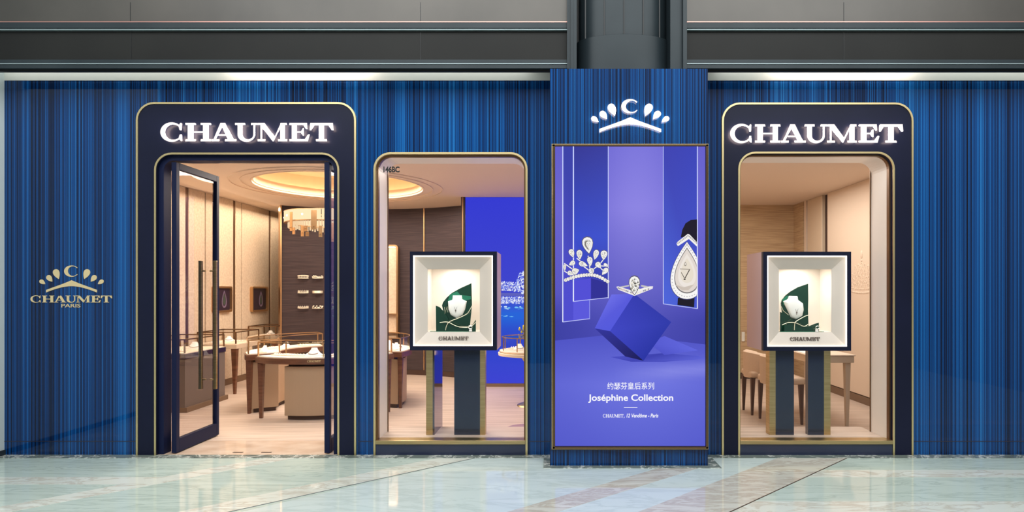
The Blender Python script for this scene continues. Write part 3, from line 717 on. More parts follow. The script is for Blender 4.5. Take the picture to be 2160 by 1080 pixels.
stone(1337, 602, 27, 38, 0, rg)
for i in range(60):
    a = random.random()*2*pi; r = random.random()**.5; x = 1337+10*r*cos(a); y = 602+14*r*sin(a); s2 = random.uniform(1, 2.4)
    rg.append(([(x, y-s2), (x+s2, y), (x, y+s2), (x-s2, y)], random.choice(((70, 70, 66), (255, 255, 255), (216, 214, 206), (160, 156, 140), (240, 236, 226)))))
pic('ring_picture', rg, yl-.004, ps)
wt = [([(1434, 502), (1437, 486), (1444, 472), (1455, 465), (1468, 464), (1468, 520), (1452, 498)], (38, 34, 48)), ([(1428, 628), (1463, 626), (1462, 648), (1427, 643)], (36, 33, 44))]
wt.append(([(1425, 515), (1427, 511), (1449, 494), (1453, 496), (1468, 512), (1468, 521), (1451, 505), (1428, 520)], W_))
for i in range(14):
    x = 1428+i*3; y = 514-(x-1428)*.75 if x < 1450 else 498+(x-1450)*.9; wt.append(([(x-1, y-2), (x+1.5, y-1), (x+1, y+2), (x-1.5, y+1)], (180, 176, 176)))
def clip_pear(w_, h_, c, cx=1447, cy=571):
    q = [(cx+a, cy-b) for a, b in pear(0, 0, w_, h_, 180, 40)]
    q = [(min(x, 1468), y) for x, y in q]; return (q, c)
wt += [clip_pear(88, 122, (80, 80, 120)), clip_pear(85, 119, (250, 248, 246)), clip_pear(66, 96, (120, 116, 118)), clip_pear(62, 91, (226, 216, 208)), clip_pear(46, 70, (238, 230, 222)), clip_pear(34, 52, (232, 222, 206))]
for i in range(46):
    t_ = i/46*2*pi; q = pear(0, 0, 77, 109, 180, 46)[i]; x, y = 1447+q[0], 571-q[1]
    if x < 1466: wt.append(([(x-1.3, y-1.3), (x+1.3, y-1.3), (x+1.3, y+1.3), (x-1.3, y+1.3)], (206, 203, 206)))
wt += [([(1421, 600), (1440, 606), (1462, 600), (1450, 612), (1436, 612)], (206, 194, 182)), line(1442.5, 587.5, 1453, 568, 1.7, (52, 44, 40)), line(1442, 587.5, 1435, 575, 1.2, (70, 60, 56)),
       ([(1440, 588), (1444, 588), (1444, 590.5), (1440, 590.5)], (30, 26, 26)), line(1432, 567.6, 1454, 568.6, 1.3, (150, 140, 130))]
wt.append(([(1443.5+a, 557-b) for a, b in pear(0, 0, 6, 9, 180, 12)], (120, 112, 104))); wt.append(([(1443.5+a, 557-b) for a, b in pear(0, 0, 3.6, 6, 180, 12)], (232, 224, 214)))
pic('watch_picture', wt, yl-.005, ps)
yt = yl-.008
text_obj('poster_lettering', '约瑟芬皇后系列', XC(1280), XC(1378), ZC(820), ZC(805), yt, .0005, 'whiteink', ps, offset=.006)
text_obj('poster_lettering', 'Joséphine Collection', XC(1240), XC(1418), ZC(848), ZC(830), yt, .0005, 'whiteink', ps, offset=.02)
MB().box(XC(1315), XC(1343), yt, yt+.0005, ZC(858.4), ZC(857)).build('poster_line', 'whiteink', ps)
wordmark(ps, XC(1271), XC(1314), ZC(878.6), ZC(871.6), yt, yt+.0005, 'whiteink', joined='poster_lettering')
text_obj('poster_lettering', ', 12 Vendôme - Paris', XC(1314.5), XC(1387), ZC(880), ZC(870.4), yt, .0005, 'whiteink', ps, shear=.25, offset=.02)

# ------------------------------------------------------------------ LED wall inside the shop
def XB(px): return X(px, KB)
def ZB(py): return Z(py, KB)
lw = thing('led_wall', (-.02, YBL, .05), 'floor-to-ceiling vivid blue screen wall showing a sparkling diamond tiara', 'screen')
MB().box(-1.36, 1.35, YBL, YBL+.02, .05, CZ).build('housing', 'navy_dark', lw)
fb = lambda v: v
def bluec(x, z):
    c = mixc((66, 72, 206), (54, 60, 214), (z-1.2)/1.8) if z > 1.2 else mixc((62, 66, 214), (44, 78, 200), z/1.2)
    g = math.exp(-((z-1.12)/.18)**2); return mixc(c, (40, 110, 226), g*.8)
pic('picture_background', grid(-1.355, 1.345, .052, CZ-.002, 8, 40, bluec), YBL-.001, lw, fb, fb, flat=True)
sp = []
def blob(x, z, r, c, an=0, st=1.0, n=6):
    sp.append(([(x+r*cos(2*pi*i/n)*cos(an)-r*st*sin(2*pi*i/n)*sin(an), z+r*cos(2*pi*i/n)*sin(an)+r*st*sin(2*pi*i/n)*cos(an)) for i in range(n)], c))
WB = ((244, 246, 255), (214, 224, 255), (176, 190, 250), (232, 238, 255), (120, 136, 236))
def band(zc, hw, dens, amp, ph):
    for i in range(int(2.7/dens)):
        x = -1.34+i*dens; zc_ = zc+amp*abs(sin(x*2.3+ph))
        nn = int(hw*2/.022)
        for j in range(nn):
            blob(x+random.uniform(-.006, .006), zc_-hw+(j+.5)*hw*2/nn+random.uniform(-.006, .006), random.uniform(.006, .011), random.choice(WB), random.uniform(-.6, .6), random.uniform(1.2, 2.2), 5)
def ringof(x0_, z0_, R0, st=1.4):
    for i in range(240):
        a_ = random.uniform(0, 2*pi); q = random.random()**.5; blob(x0_+R0*q*cos(a_), z0_+R0*st*q*sin(a_), random.uniform(.008, .014), random.choice(WB+((60, 66, 196),)), a_, 1.8, 5)
band(ZB(611), .075, .020, .06, .5); band(ZB(633), .055, .018, 0, 0)
for x_ in (-.52, .25, .95, -1.25): ringof(x_+.10, ZB(596), .13)
for i in range(40): blob(random.uniform(-1.3, 1.3), ZB(648)+random.uniform(-.01, .01), random.uniform(.015, .03), random.choice(((120, 200, 250), (210, 235, 255))), 0, .5)
base_band = [([( -1.355, ZB(624)), (1.345, ZB(624)), (1.345, ZB(618)), (-1.355, ZB(618))], (96, 100, 190))]
for i in range(60):
    x = random.uniform(-1.3, 1.3); z = random.choice((ZB(650), ZB(666), ZB(666)))+random.uniform(-.016, .016); w2 = random.uniform(.03, .07)
    base_band.append(([(x-.01, z), (min(x+w2/2, 1.34), z-.007), (min(x+w2, 1.34), z), (min(x+w2/2, 1.34), z+.008)], random.choice(((110, 190, 245), (170, 215, 250), (80, 150, 235)))))
pic('tiara_picture', base_band+sp, YBL-.003, lw, fb, fb)

# ------------------------------------------------------------------ display cases with stands
def display_case(x0, x1, z0, z1, k, label, gx0, gx1, gz0, gz1, ix0, ix1, iz0, iz1, pillars, lettering, side):
    # x0.. in photo pixels on the case's front plane, k its depth factor
    y0 = Yk(k); dep = .48
    fx = lambda p: X(p, k); fz = lambda p: Z(p, k)
    t = thing('display_case', ((fx(x0)+fx(x1))/2, y0+dep/2, 0.0), label, 'display case')
    y1 = y0+dep
    h = MB(); th = .018
    h.box(fx(x0), fx(gx0), y0, y0+.05, fz(z1), fz(z0)).box(fx(gx1), fx(x1), y0, y0+.05, fz(z1), fz(z0)).box(fx(gx0), fx(gx1), y0, y0+.05, fz(gz0), fz(z0)).box(fx(gx0), fx(gx1), y0, y0+.05, fz(z1), fz(gz1))
    h.build('front_frame', 'navy', t)
    s = MB().box(fx(x0), fx(x0)+th, y0+.05, y1, fz(z1), fz(z0)).box(fx(x1)-th, fx(x1), y0+.05, y1, fz(z1), fz(z0)).box(fx(x0)+th, fx(x1)-th, y0+.05, y1, fz(z0)-th, fz(z0)).box(fx(x0)+th, fx(x1)-th, y0+.05, y1, fz(z1), fz(z1)+th)
    s.build('housing', M['mauve'], t)
    MB().box(fx(x0)+th, fx(x1)-th, y1-.01, y1, fz(z1)+th, fz(z0)-th).build('back_panel', 'niche', t)
    # light strip just inside the front opening
    q = .010; ya, yb = y0+.004, y0+.014
    L_ = MB().box(fx(gx0), fx(gx0)+q, ya, yb, fz(gz1), fz(gz0)).box(fx(gx1)-q, fx(gx1), ya, yb, fz(gz1), fz(gz0)).box(fx(gx0), fx(gx1), ya, yb, fz(gz0)-q, fz(gz0)).box(fx(gx0), fx(gx1), ya, yb, fz(gz1), fz(gz1)+q)
    L_.build('light_strip', 'ledstrip', t)
    # sloped bezel
    yo, yi = y0+.016, y0+.085; ki = 1+yi/D
    A = [(fx(gx0), fz(gz1)), (fx(gx1), fz(gz1)), (fx(gx1), fz(gz0)), (fx(gx0), fz(gz0))]
    Bq = [(X(ix0, ki), Z(iz1, ki)), (X(ix1, ki), Z(iz1, ki)), (X(ix1, ki), Z(iz0, ki)), (X(ix0, ki), Z(iz0, ki))]
    for i in range(4):
        a, b, c, d = A[i], A[(i+1)%4], Bq[(i+1)%4], Bq[i]
        MB().hexa([(a[0], yo, a[1]), (b[0], yo, b[1]), (c[0], yi, c[1]), (d[0], yi, d[1])], [(a[0], yo+.01, a[1]), (b[0], yo+.01, b[1]), (c[0], yi+.01, c[1]), (d[0], yi+.01, d[1])]).build('bezel', 'bezel', t)
    # inner niche box
    yb2 = yi+.30; g = .008
    n = MB(); bx0, bx1, bz0, bz1 = Bq[0][0], Bq[1][0], Bq[0][1], Bq[2][1]
    n.box(bx0-g-.02, bx0-.02, yi, yb2, bz0-g, bz1+g+.02).box(bx1+.02, bx1+.02+g, yi, yb2, bz0-g, bz1+g+.02).box(bx0-.02, bx1+.02, yi, yb2, bz1+.02, bz1+.02+g).box(bx0-.02, bx1+.02, yi, yb2, bz0-g, bz0).box(bx0-.02, bx1+.02, yb2, yb2+g, bz0-g, bz1+g+.02)
    n.build('niche', 'niche', t)
    # lettering on the lower slope
    lx0, lx1, lz0, lz1 = lettering; kl = 1+(y0+.038)/D
    wordmark(t, X(lx0, kl), X(lx1, kl), Z(lz1, kl), Z(lz0, kl), y0+.038, y0+.050, 'grey_ink', joined='lettering')
    # stand pillars
    zb = 0.0
    for a, b, mat, dd in pillars:
        MB().box(fx(a), fx(b), y0+.06, y0+.06+dd, zb, fz(z1)).build('pillar', mat, t)
    area('case_light', ((bx0+bx1)/2, yi+.12, bz1+.012), .22, 2.4, (1, .94, .89))
    return t, yi, yb2, ki, (bx0, bx1, bz0, bz1)
M['mauve'] = plain('mauve_case_side', (196, 168, 178), .4)
M['mirror'] = plain('bronze_mirror', (120, 112, 118), .06, 1)
M['dkmirror'] = plain('navy_mirror', (24, 36, 60), .14, .2, .5, .6)
k1 = 1.027
tA = display_case(864.5, 1047.8, 530.5, 739, k1, 'navy-framed lit display case on a split stand in the middle window', 871.5, 1039.5, 539, 730, 902, 1012, 568, 700,
    [(896, 910, 'gold_flat', .10), (910, 914, 'mirror', .42), (956, 1011, 'dkmirror', .06), (1011, 1022, 'gold_flat', .10)], (925, 988, 709.5, 717.5), 1)
tB = display_case(1610, 1795.5, 531, 740, k1, 'navy-framed lit display case on a split stand in the right window', 1618.5, 1787, 539.5, 731, 1643, 1754, 568, 700.5,
    [(1628, 1641, 'gold_flat', .10), (1641, 1680, 'dkmirror', .06), (1710, 1744, 'dkmirror', .06), (1744, 1758, 'gold_flat', .10)], (1667, 1730, 711, 719), -1)
def leaf_set(info, x_off, sc, where, variant):
    t0, yi, yb2, ki, (bx0, bx1, bz0, bz1) = info
    ym = yi+.10; k = 1+ym/D
    # crop coordinates of the zoomed photograph -> photo pixels
    if variant == 0: f = lambda a, b: (860+a*.2222, 520+b*.2222)
    else: f = lambda a, b: (1590+a*.2222, 520+b*.2222)
    def pz(pts, kk): return [(X(f(a, b)[0], kk), max(Z(f(a, b)[1], kk), bz0+.001)) for a, b in pts]
    s = thing('leaf_sculpture', ((bx0+bx1)/2, ym, bz0), 'dark green acrylic leaf sculpture standing in the %s' % where, 'sculpture')
    if variant == 0:
        big = [(325,560),(335,530),(370,485),(420,440),(500,395),(605,348),(610,560),(600,660),(590,760),(400,760),(345,640)]
        small = [(272,560),(310,575),(345,615),(385,680),(400,720),(375,812),(275,812)]
        low = [(290,735),(350,712),(420,730),(500,765),(570,768),(630,732),(655,690),(655,812),(290,812)]
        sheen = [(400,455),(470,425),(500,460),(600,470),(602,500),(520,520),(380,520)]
        rib = [[(612,560),(590,600),(560,640),(480,680),(400,712),(370,750),(358,800)], [(305,722),(380,718),(470,758),(560,768),(620,745),(645,715)], [(350,575),(352,640),(375,570),(382,625)]]
        bust = [(430,465),(515,465),(520,500),(562,520),(545,600),(520,650),(465,682),(410,650),(388,600),(383,520),(425,505)]
        neck = (462, 605); c0 = (655, 700)
    else:
        big = [(258,540),(268,505),(300,465),(350,425),(420,385),(516,353),(518,500),(515,600),(520,760),(320,760),(270,640)]
        small = [(240,620),(262,630),(290,690),(300,812),(240,812)]
        low = [(268,745),(330,722),(400,728),(480,760),(550,730),(588,720),(588,812),(262,812)]
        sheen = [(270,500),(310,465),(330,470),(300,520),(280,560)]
        rib = [[(520,650),(480,665),(400,712),(388,740),(385,800)], [(268,745),(330,722),(400,726),(475,758),(520,735)], [(262,570),(280,610),(330,650)]]
        bust = [(330,468),(408,470),(415,505),(462,540),(470,600),(455,660),(400,692),(350,672),(315,600),(275,520),(318,500)]
        neck = (390, 625); c0 = (560, 720)
    MB().prism(pz(big, k), ym, ym+.012).build('leaf', 'greenx', s)
    MB().prism(pz(small, k), ym-.03, ym-.018).build('leaf', 'greenx', s)
    MB().prism(pz(low, k), ym-.07, ym-.058).build('leaf', 'greenx', s)
    MB().prism(pz(sheen, k), ym-.006, ym-.001).build('leaf', 'greeny', s)  # brighter green plate: sheen of the big leaf put in as colour
    mb = MB()
    for r_ in rib[:2]:
        pts = []
        P_ = [f(a, b) for a, b in r_]
        for i in range(len(P_)-1):
            p0, p1, p2, p3 = P_[max(i-1, 0)], P_[i], P_[i+1], P_[min(i+2, len(P_)-1)]
            for u in range(6):
                tt = u/6; pts.append(tuple(.5*(2*p1[q]+(p2[q]-p0[q])*tt+(2*p0[q]-5*p1[q]+4*p2[q]-p3[q])*tt**2+(3*p1[q]-p0[q]-3*p2[q]+p3[q])*tt**3) for q in (0, 1)))
        mb.tube([(X(a, 1+(ym-.085)/D), ym-.085, Z(b, 1+(ym-.085)/D)) for a, b in pts], .0035, 6)
    mb.tube([(X(f(a,b)[0], 1+(ym-.035)/D), ym-.035, Z(f(a,b)[1], 1+(ym-.035)/D)) for a, b in rib[2]], .002, 5)
    mb.build('ribbon', 'ribbon', s)
    # feet of the acrylic
    MB().box(bx0+.02, bx1-.06, ym-.075, ym+.02, bz0, bz0+.004).build('base_plate', 'greeny', s)
    # bust
    b_ = thing('necklace_bust', (X(f(*neck)[0], k), ym-.03, bz0), 'white necklace bust before green leaves in the %s' % where, 'jewellery bust')
    bm_ = MB(); q = pz(bust, k); c = (sum(p[0] for p in q)/len(q), sum(p[1] for p in q)/len(q))
    rings = []
    for sc_, yy in ((1, ym-.002), (.97, ym-.018), (.86, ym-.030), (.6, ym-.040), (.25, ym-.044)):
        rings.append([bm_.bm.verts.new((c[0]+(p[0]-c[0])*sc_, yy, c[1]+(p[1]-c[1])*sc_)) for p in q])
    for a, b in zip(rings, rings[1:]):
        for i in range(len(q)): bm_.bm.faces.new([a[i], a[(i+1)%len(q)], b[(i+1)%len(q)], b[i]])
    bm_.bm.faces.new(rings[0]); bm_.bm.faces.new(rings[-1]); bm_.build('torso', 'bust', b_, smooth=True)
    nx, ny = X(f(*neck)[0], k), Z(f(*neck)[1], k)
    MB().ball((nx, ym-.048, ny), .007, (1, .6, 1.1), 8).ball((nx, ym-.046, ny-.014), .004, (1, .6, 1.3), 8).tube([(nx-.02, ym-.040, ny+.05), (nx-.008, ym-.046, ny+.02), (nx, ym-.048, ny)], .0012, 5).tube([(nx+.02, ym-.040, ny+.05), (nx+.008, ym-.046, ny+.02), (nx, ym-.048, ny)], .0012, 5).build('necklace', 'grey_ink', b_)
    # small bracelet by the leaves
    cx_, cz_ = X(f(*c0)[0], k)-.06*(variant == 0)*.8, bz0+.045
    j = thing('bracelet', (cx_, ym-.085, bz0), 'small jewelled bracelet on a holder low in the %s' % where, 'jewellery')
    MB().lathe(cx_, ym-.09, [(.016, bz0+.004), (.012, bz0+.03), (.004, bz0+.034)], 12).build('holder', 'bust', j)
    MB().tube([(cx_+.018*cos(a*pi/8), ym-.11, cz_+.014*sin(a*pi/8)) for a in range(17)], .0035, 6).build('band', 'jewel', j)
leaf_set(tA, 0, 1, 'display case of the middle window', 0)
leaf_set(tB, 0, 1, 'display case of the right window', 1)

# ------------------------------------------------------------------ counters in the round shop
TZ0, TZ1, VZ = .655, .735, .895
OX, OY = -2.90, 2.45
def arc_counter(a0, a1, label, cab, letters=None, rings=(0.62, 1.03), legs=True):
    r0, r1 = rings; am = (a0+a1)/2
    t = thing('jewellery_counter', (OX+(r0+r1)/2*cos(radians(am)), OY+(r0+r1)/2*sin(radians(am)), 0), label, 'display counter', 'curved glass-topped counters of the round island')
    MB().arc(OX, OY, r0, r1, a0, a1, TZ0, TZ1-.012, 30).build('apron', 'wood', t, bevel=.004)
    MB().arc(OX, OY, r0+.015, r1-.015, a0+.6, a1-.6, TZ1-.012, TZ1, 30).build('deck', 'deck', t)
    g = MB().arc(OX, OY, r1-.030, r1-.026, a0+1, a1-1, TZ1, VZ, 30).arc(OX, OY, r0+.026, r0+.030, a0+1, a1-1, TZ1, VZ, 30).arc(OX, OY, r0+.026, r1-.026, a0+1, a1-1, VZ, VZ+.004, 30)
    g.build('glass_case', 'vit', t)
    f = MB()
    for r in (r0+.028, r1-.028):
        f.arc(OX, OY, r-.006, r+.006, a0+1, a1-1, VZ-.002, VZ+.010, 30)
    for a in (a0+1, a1-1):
        f.arc(OX, OY, r0+.028, r1-.028, a-.35, a+.35, VZ-.002, VZ+.010, 2)
        for r in (r0+.028, r1-.028): f.arc(OX, OY, r-.007, r+.007, a-.4, a+.4, TZ1, VZ, 1)
    f.arc(OX, OY, r1-.035, r1-.022, am-.3, am+.3, TZ1, VZ, 1)
    f.build('brass_frame', 'brass', t)
    for a in (a0+3, a1-3):
        for r in (r1-.045,):
            x, y = OX+r*cos(radians(a)), OY+r*sin(radians(a))
            MB().taper(x, y, 0, TZ0, .034, .062).build('leg', 'wood', t)
    c0, c1 = cab
    MB().arc(OX, OY, r0+.03, r1-.07, c0, c1, .05, TZ0-.03, 24).build('cabinet', 'taupe', t, bevel=.004)
    MB().arc(OX, OY, r0+.05, r1-.12, c0+1.2, c1-1.2, TZ0-.03, TZ0, 24).build('neck', 'darkb', t)
    MB().arc(OX, OY, r0+.06, r1-.10, c0+1.5, c1-1.5, 0, .05, 24).build('plinth', 'darkb', t)
    if letters: letters(t)
    return t
def front_letters(t):
    r = 1.03; a_c = -81; wd = .15
    mb = MB(); h = .024
    for i in range(7):
        c, off = POS[i]; polys, w_ = glyph(c)
        a = radians(a_c)+(off-4.2)/9.5*wd/r
        for p in polys:
            mb.prism([((off+u-4.76)*wd/9.52, .683+v*h) for u, v in p], -r-.004-(0), -r+.004)
    bmesh.ops.rotate(mb.bm, verts=mb.bm.verts[:], cent=(0, 0, 0), matrix=Matrix.Rotation(radians(a_c+90), 3, 'Z'))
    bmesh.ops.translate(mb.bm, verts=mb.bm.verts[:], vec=(OX, OY, 0))
    mb.build('lettering', 'goldlet', t)
arc_counter(-126, -25, 'curved walnut jewellery counter with CHAUMET lettering nearest the doorway', (-103, -48), front_letters)
arc_counter(-240, -142, 'curved jewellery counter at the left rear of the round island', (-222, -146))
arc_counter(-16, 90, 'curved jewellery counter of the round island, seen through the middle window', (-14, 60))

_bust = _tray = None
def bust_small(x, y, z, s, rz, label, group):
    global _bust
    if _bust is None:
        t = thing('jewellery_bust', (0, 0, 0), label, 'jewellery bust', group)
        m = MB(); n = 18; rings = []
        for h, rx, ry, oy in ((0, .085, .06, 0), (.012, .082, .058, .0), (.035, .05, .036, .012), (.062, .03, .022, .02), (.075, .027, .02, .022)):
            rings.append([m.bm.verts.new((rx*cos(2*pi*i/n), ry*sin(2*pi*i/n)+oy, h)) for i in range(n)])
        for a, b in zip(rings, rings[1:]):
            for i in range(n): m.bm.faces.new([a[i], a[(i+1)%n], b[(i+1)%n], b[i]])
        m.bm.faces.new(rings[0]); m.bm.faces.new(rings[-1]); fo = m.build('form', 'bust', t, smooth=True)
        MB().tube([(.045*cos(a), -.018+.032*sin(a), .032+.01*sin(a)) for a in [pi+pi*i/10 for i in range(11)]], .003, 5).build('necklace', 'brassd', fo)
        _bust = t
    else: t = copy_tree(_bust, label=label)
    t['group'] = group; t.location = (x, y, z); t.rotation_euler = (0, 0, rz); t.scale = (s, s, s); return t
def tray(x, y, z, w_, d_, rz, label, group):
    global _tray
    if _tray is None:
        w_, d_ = .15, .09
        t = thing('jewellery_tray', (0, 0, 0), label, 'tray', group)
        MB().box(-w_/2, w_/2, -d_/2, d_/2, 0, .010).build('pad', 'tray', t, bevel=.003)
        for i in range(4):
            hx = -w_/2+w_*(i+.5)/4
            h = MB().lathe(hx, 0, [(.012, .010), (.012, .016), (.007, .022), (.002, .024)], 10).build('ring_holder', 'bust', t)
            MB().ball((hx, -.004, .026), .005, (1, 1, 1), 6).build('jewel', 'jewel', h)
        _tray = t
    else: t = copy_tree(_tray, label=label)
    t['group'] = group; t.location = (x, y, z); t.rotation_euler = (0, 0, rz); t.scale = (w_/.15, d_/.09, 1); return t
def onring(r, a): return OX+r*cos(radians(a)), OY+r*sin(radians(a))
lab = {-70: 'white collar-shaped necklace stand above the lettering of the front curved counter', -48: 'white necklace stand at the middle of the front curved counter, beside the right door leaf'}
for a, s in ((-84, 1.25), (-62, 1.1)):
    x, y = onring(.84, a); bust_small(x, y, TZ1, s, radians(a+90), lab[-70 if a == -84 else -48], 'necklace stands in the curved counters')
for i, a in enumerate((-117, -106, -96, -73, -48, -36)):
    x, y = onring(.83, a); tray(x, y, TZ1, .15, .09, radians(a+90), ['cream ring tray by the left end of the front curved counter', 'second cream tray from the left end of the front curved counter', 'cream tray just left of the necklace stand above the front counter lettering', 'cream tray between the two necklace stands of the front counter', 'cream tray right of the necklace stands in the front counter', 'cream tray at the right end of the front curved counter'][i], 'cream trays in the curved counters')
for i, a in enumerate((-150, -166, -184, -204, -224)):
    x, y = onring(.83, a)
    if i % 2: bust_small(x, y, TZ1, .9, radians(a+90), 'white necklace stand in the left rear curved counter, %s' % ('nearer one' if i == 1 else 'farther one'), 'necklace stands in the curved counters')
    else: tray(x, y, TZ1, .15, .09, radians(a+90), 'cream tray in the left rear curved counter, %s' % ('nearest its front end', '', 'at its middle', '', 'farthest back')[i], 'cream trays in the curved counters')
for i, a in enumerate((-8, 8, 24, 44, 66)):
    x, y = onring(.85, a)
    if i == 1 or i == 3: bust_small(x, y, TZ1, 1.0, radians(a+90), 'white necklace stand in the right rear curved counter, %s' % ('nearer one' if i == 1 else 'farther one'), 'necklace stands in the curved counters')
    else: tray(x, y, TZ1, .13, .09, radians(a+90), 'cream tray in the right rear curved counter, %s' % ('nearest its front end', '', 'at its middle', '', 'farthest back')[i], 'cream trays in the curved counters')

def wall_case(x0, x1, y0, y1, label, apron='creaml', body=None, legm='brassd', tz0=.66, tz1=.735, vz=.895):
    t = thing('wall_counter', ((x0+x1)/2, (y0+y1)/2, 0), label, 'display counter')
    MB().box(x0, x1, y0, y1, tz0, tz1-.01).build('apron', apron, t, bevel=.004)
    MB().box(x0+.015, x1-.015, y0+.015, y1-.015, tz1-.01, tz1).build('deck', 'deck', t)
    g = .02
    MB().box(x0+g, x1-g, y0+g, y0+g+.005, tz1, vz).box(x1-g-.005, x1-g, y0+g+.006, y1-g, tz1, vz).box(x0+g, x1-g, y0+g, y1-g, vz, vz+.004).build('glass_case', 'vit', t)
    f = MB(); b = .008
    for x in (x0+g, x1-g):
        for y in (y0+g, y1-g): f.box(x-b, x+b, y-b, y+b, tz1, vz)
        f.box(x-b, x+b, y0+g, y1-g, vz-.003, vz+.012)
    for y in (y0+g, y1-g): f.box(x0+g, x1-g, y-b, y+b, vz-.003, vz+.012)
    f.build('brass_frame', 'brassd', t)
    if body:
        MB().box(x0+.01, x1-.01, y0+.01, y1-.01, .06, tz0).build('cabinet', body, t)
        MB().box(x0+.0, x1+.02, y0, y1+.02, 0, .06).build('plinth', 'base', t)
    else:
        for x in (x1-.05,):
            for y in (y0+.05, y1-.05): MB().taper(x, y, 0, tz0, .034, .075).build('leg', legm, t)
        MB().box(x0+.0, x0+.06, y0+.05, y1-.05, .0, tz0).build('support', 'creaml', t)
    return t
wc = wall_case(XL+.005, -4.57, 3.25, 3.98, 'square glass-topped counter against the left wall below the first picture frame', legm='wood')
wc2 = wall_case(XL+.005, -4.66, 4.74, 5.35, 'small glass-topped counter against the left wall below the farther picture frame', legm='wood')
M['navyreflect'] = plain('navy_reflection', (42, 30, 62), .3, 0, .5, .3)  # dark navy apron colour paints in a reflection on the glossy counter
M['greyside'] = plain('grey_leather', (112, 98, 92), .5)
wc3 = wall_case(XL+.005, -4.52, 1.93, 2.87, 'dark-banded closed glass-topped counter behind the left glass door', apron='navyreflect', body='greyside')
for i, (x, y, lb) in enumerate(((-4.95, 3.4, 'cream tray at the front of the square left-wall counter'), (-4.74, 3.62, 'cream tray at the aisle side of the square left-wall counter'), (-4.9, 5.0, 'cream tray in the farther left-wall counter'), (-4.72, 2.15, 'cream tray in the counter behind the left glass door'))):
    tray(x, y, .735, .16, .12, .3, lb, 'cream trays in the left-wall counters')
bust_small(-4.93, 3.72, .735, 1.0, .4, 'white necklace stand in the square left-wall counter', 'necklace stands in the left-wall counters')
bust_small(-4.74, 2.5, .735, 1.2, .4, 'white necklace stand in the counter behind the left glass door', 'necklace stands in the left-wall counters')
bust_small(-4.95, 4.95+.2, .735, .9, .4, 'white necklace stand in the farther left-wall counter', 'necklace stands in the left-wall counters')

# framed watch pictures on the left wall
def wall_frame(pa, pb, pyt, pyb, k, label):
    ya, yb = Yk(-XL*S/(VX-pa)), Yk(-XL*S/(VX-pb)); z1, z0 = Z(pyt, k), Z(pyb, k)
    t = thing('picture_frame', (XL, (ya+yb)/2, z0), label, 'wall display')
    def rr(a0, a1, b0, b1, r):
        q = []
        for cx_, cz_, s0 in ((a1-r, b1-r, 0), (a0+r, b1-r, 90), (a0+r, b0+r, 180), (a1-r, b0+r, 270)):
            for i in range(5): a = radians(s0+i*22.5); q.append((cx_+r*cos(a), cz_+r*sin(a)))
        return q
    o = rr(ya, yb, z0, z1, .035); i_ = rr(ya+.03, yb-.03, z0+.03, z1-.03, .02); mb = MB()
    n = len(o)
    for j in range(n): mb.prism([o[j], o[(j+1)%n], i_[(j+1)%n], i_[j]], XL, XL+.05, axis='x')
    mb.build('frame', 'brass', t)
    MB().prism(i_, XL, XL+.02, axis='x').build('panel', M['violetdk'], t)
    yc, zc = ya+(yb-ya)*.62, (z0+z1)/2
    mb = MB(); pr = pear(yc, zc, .17, .27, 180, 24); pr2 = pear(yc, zc, .13, .22, 180, 24)
    for j in range(24): mb.prism([pr[j], pr[(j+1)%24], pr2[(j+1)%24], pr2[j]], XL+.02, XL+.026, axis='x')
    mb.build('watch', M['silverpic'], t)
    MB().prism(pear(yc, zc, .10, .17, 180, 24), XL+.02, XL+.024, axis='x').build('dial', M['dialpic'], t)
M['violetdk'] = plain('violet_dark_picture', (52, 36, 54), .4)
M['silverpic'] = plain('silver_picture', (150, 130, 160), .3, .3)
M['dialpic'] = plain('dial_picture', (74, 84, 74), .4)
wall_frame(446, 484, 604, 658, 1.735, 'brass-framed dark watch picture on the left wall beside the door edge')
wall_frame(527, 560, 604.5, 657, 1.917, 'brass-framed dark watch picture farther along the left wall')

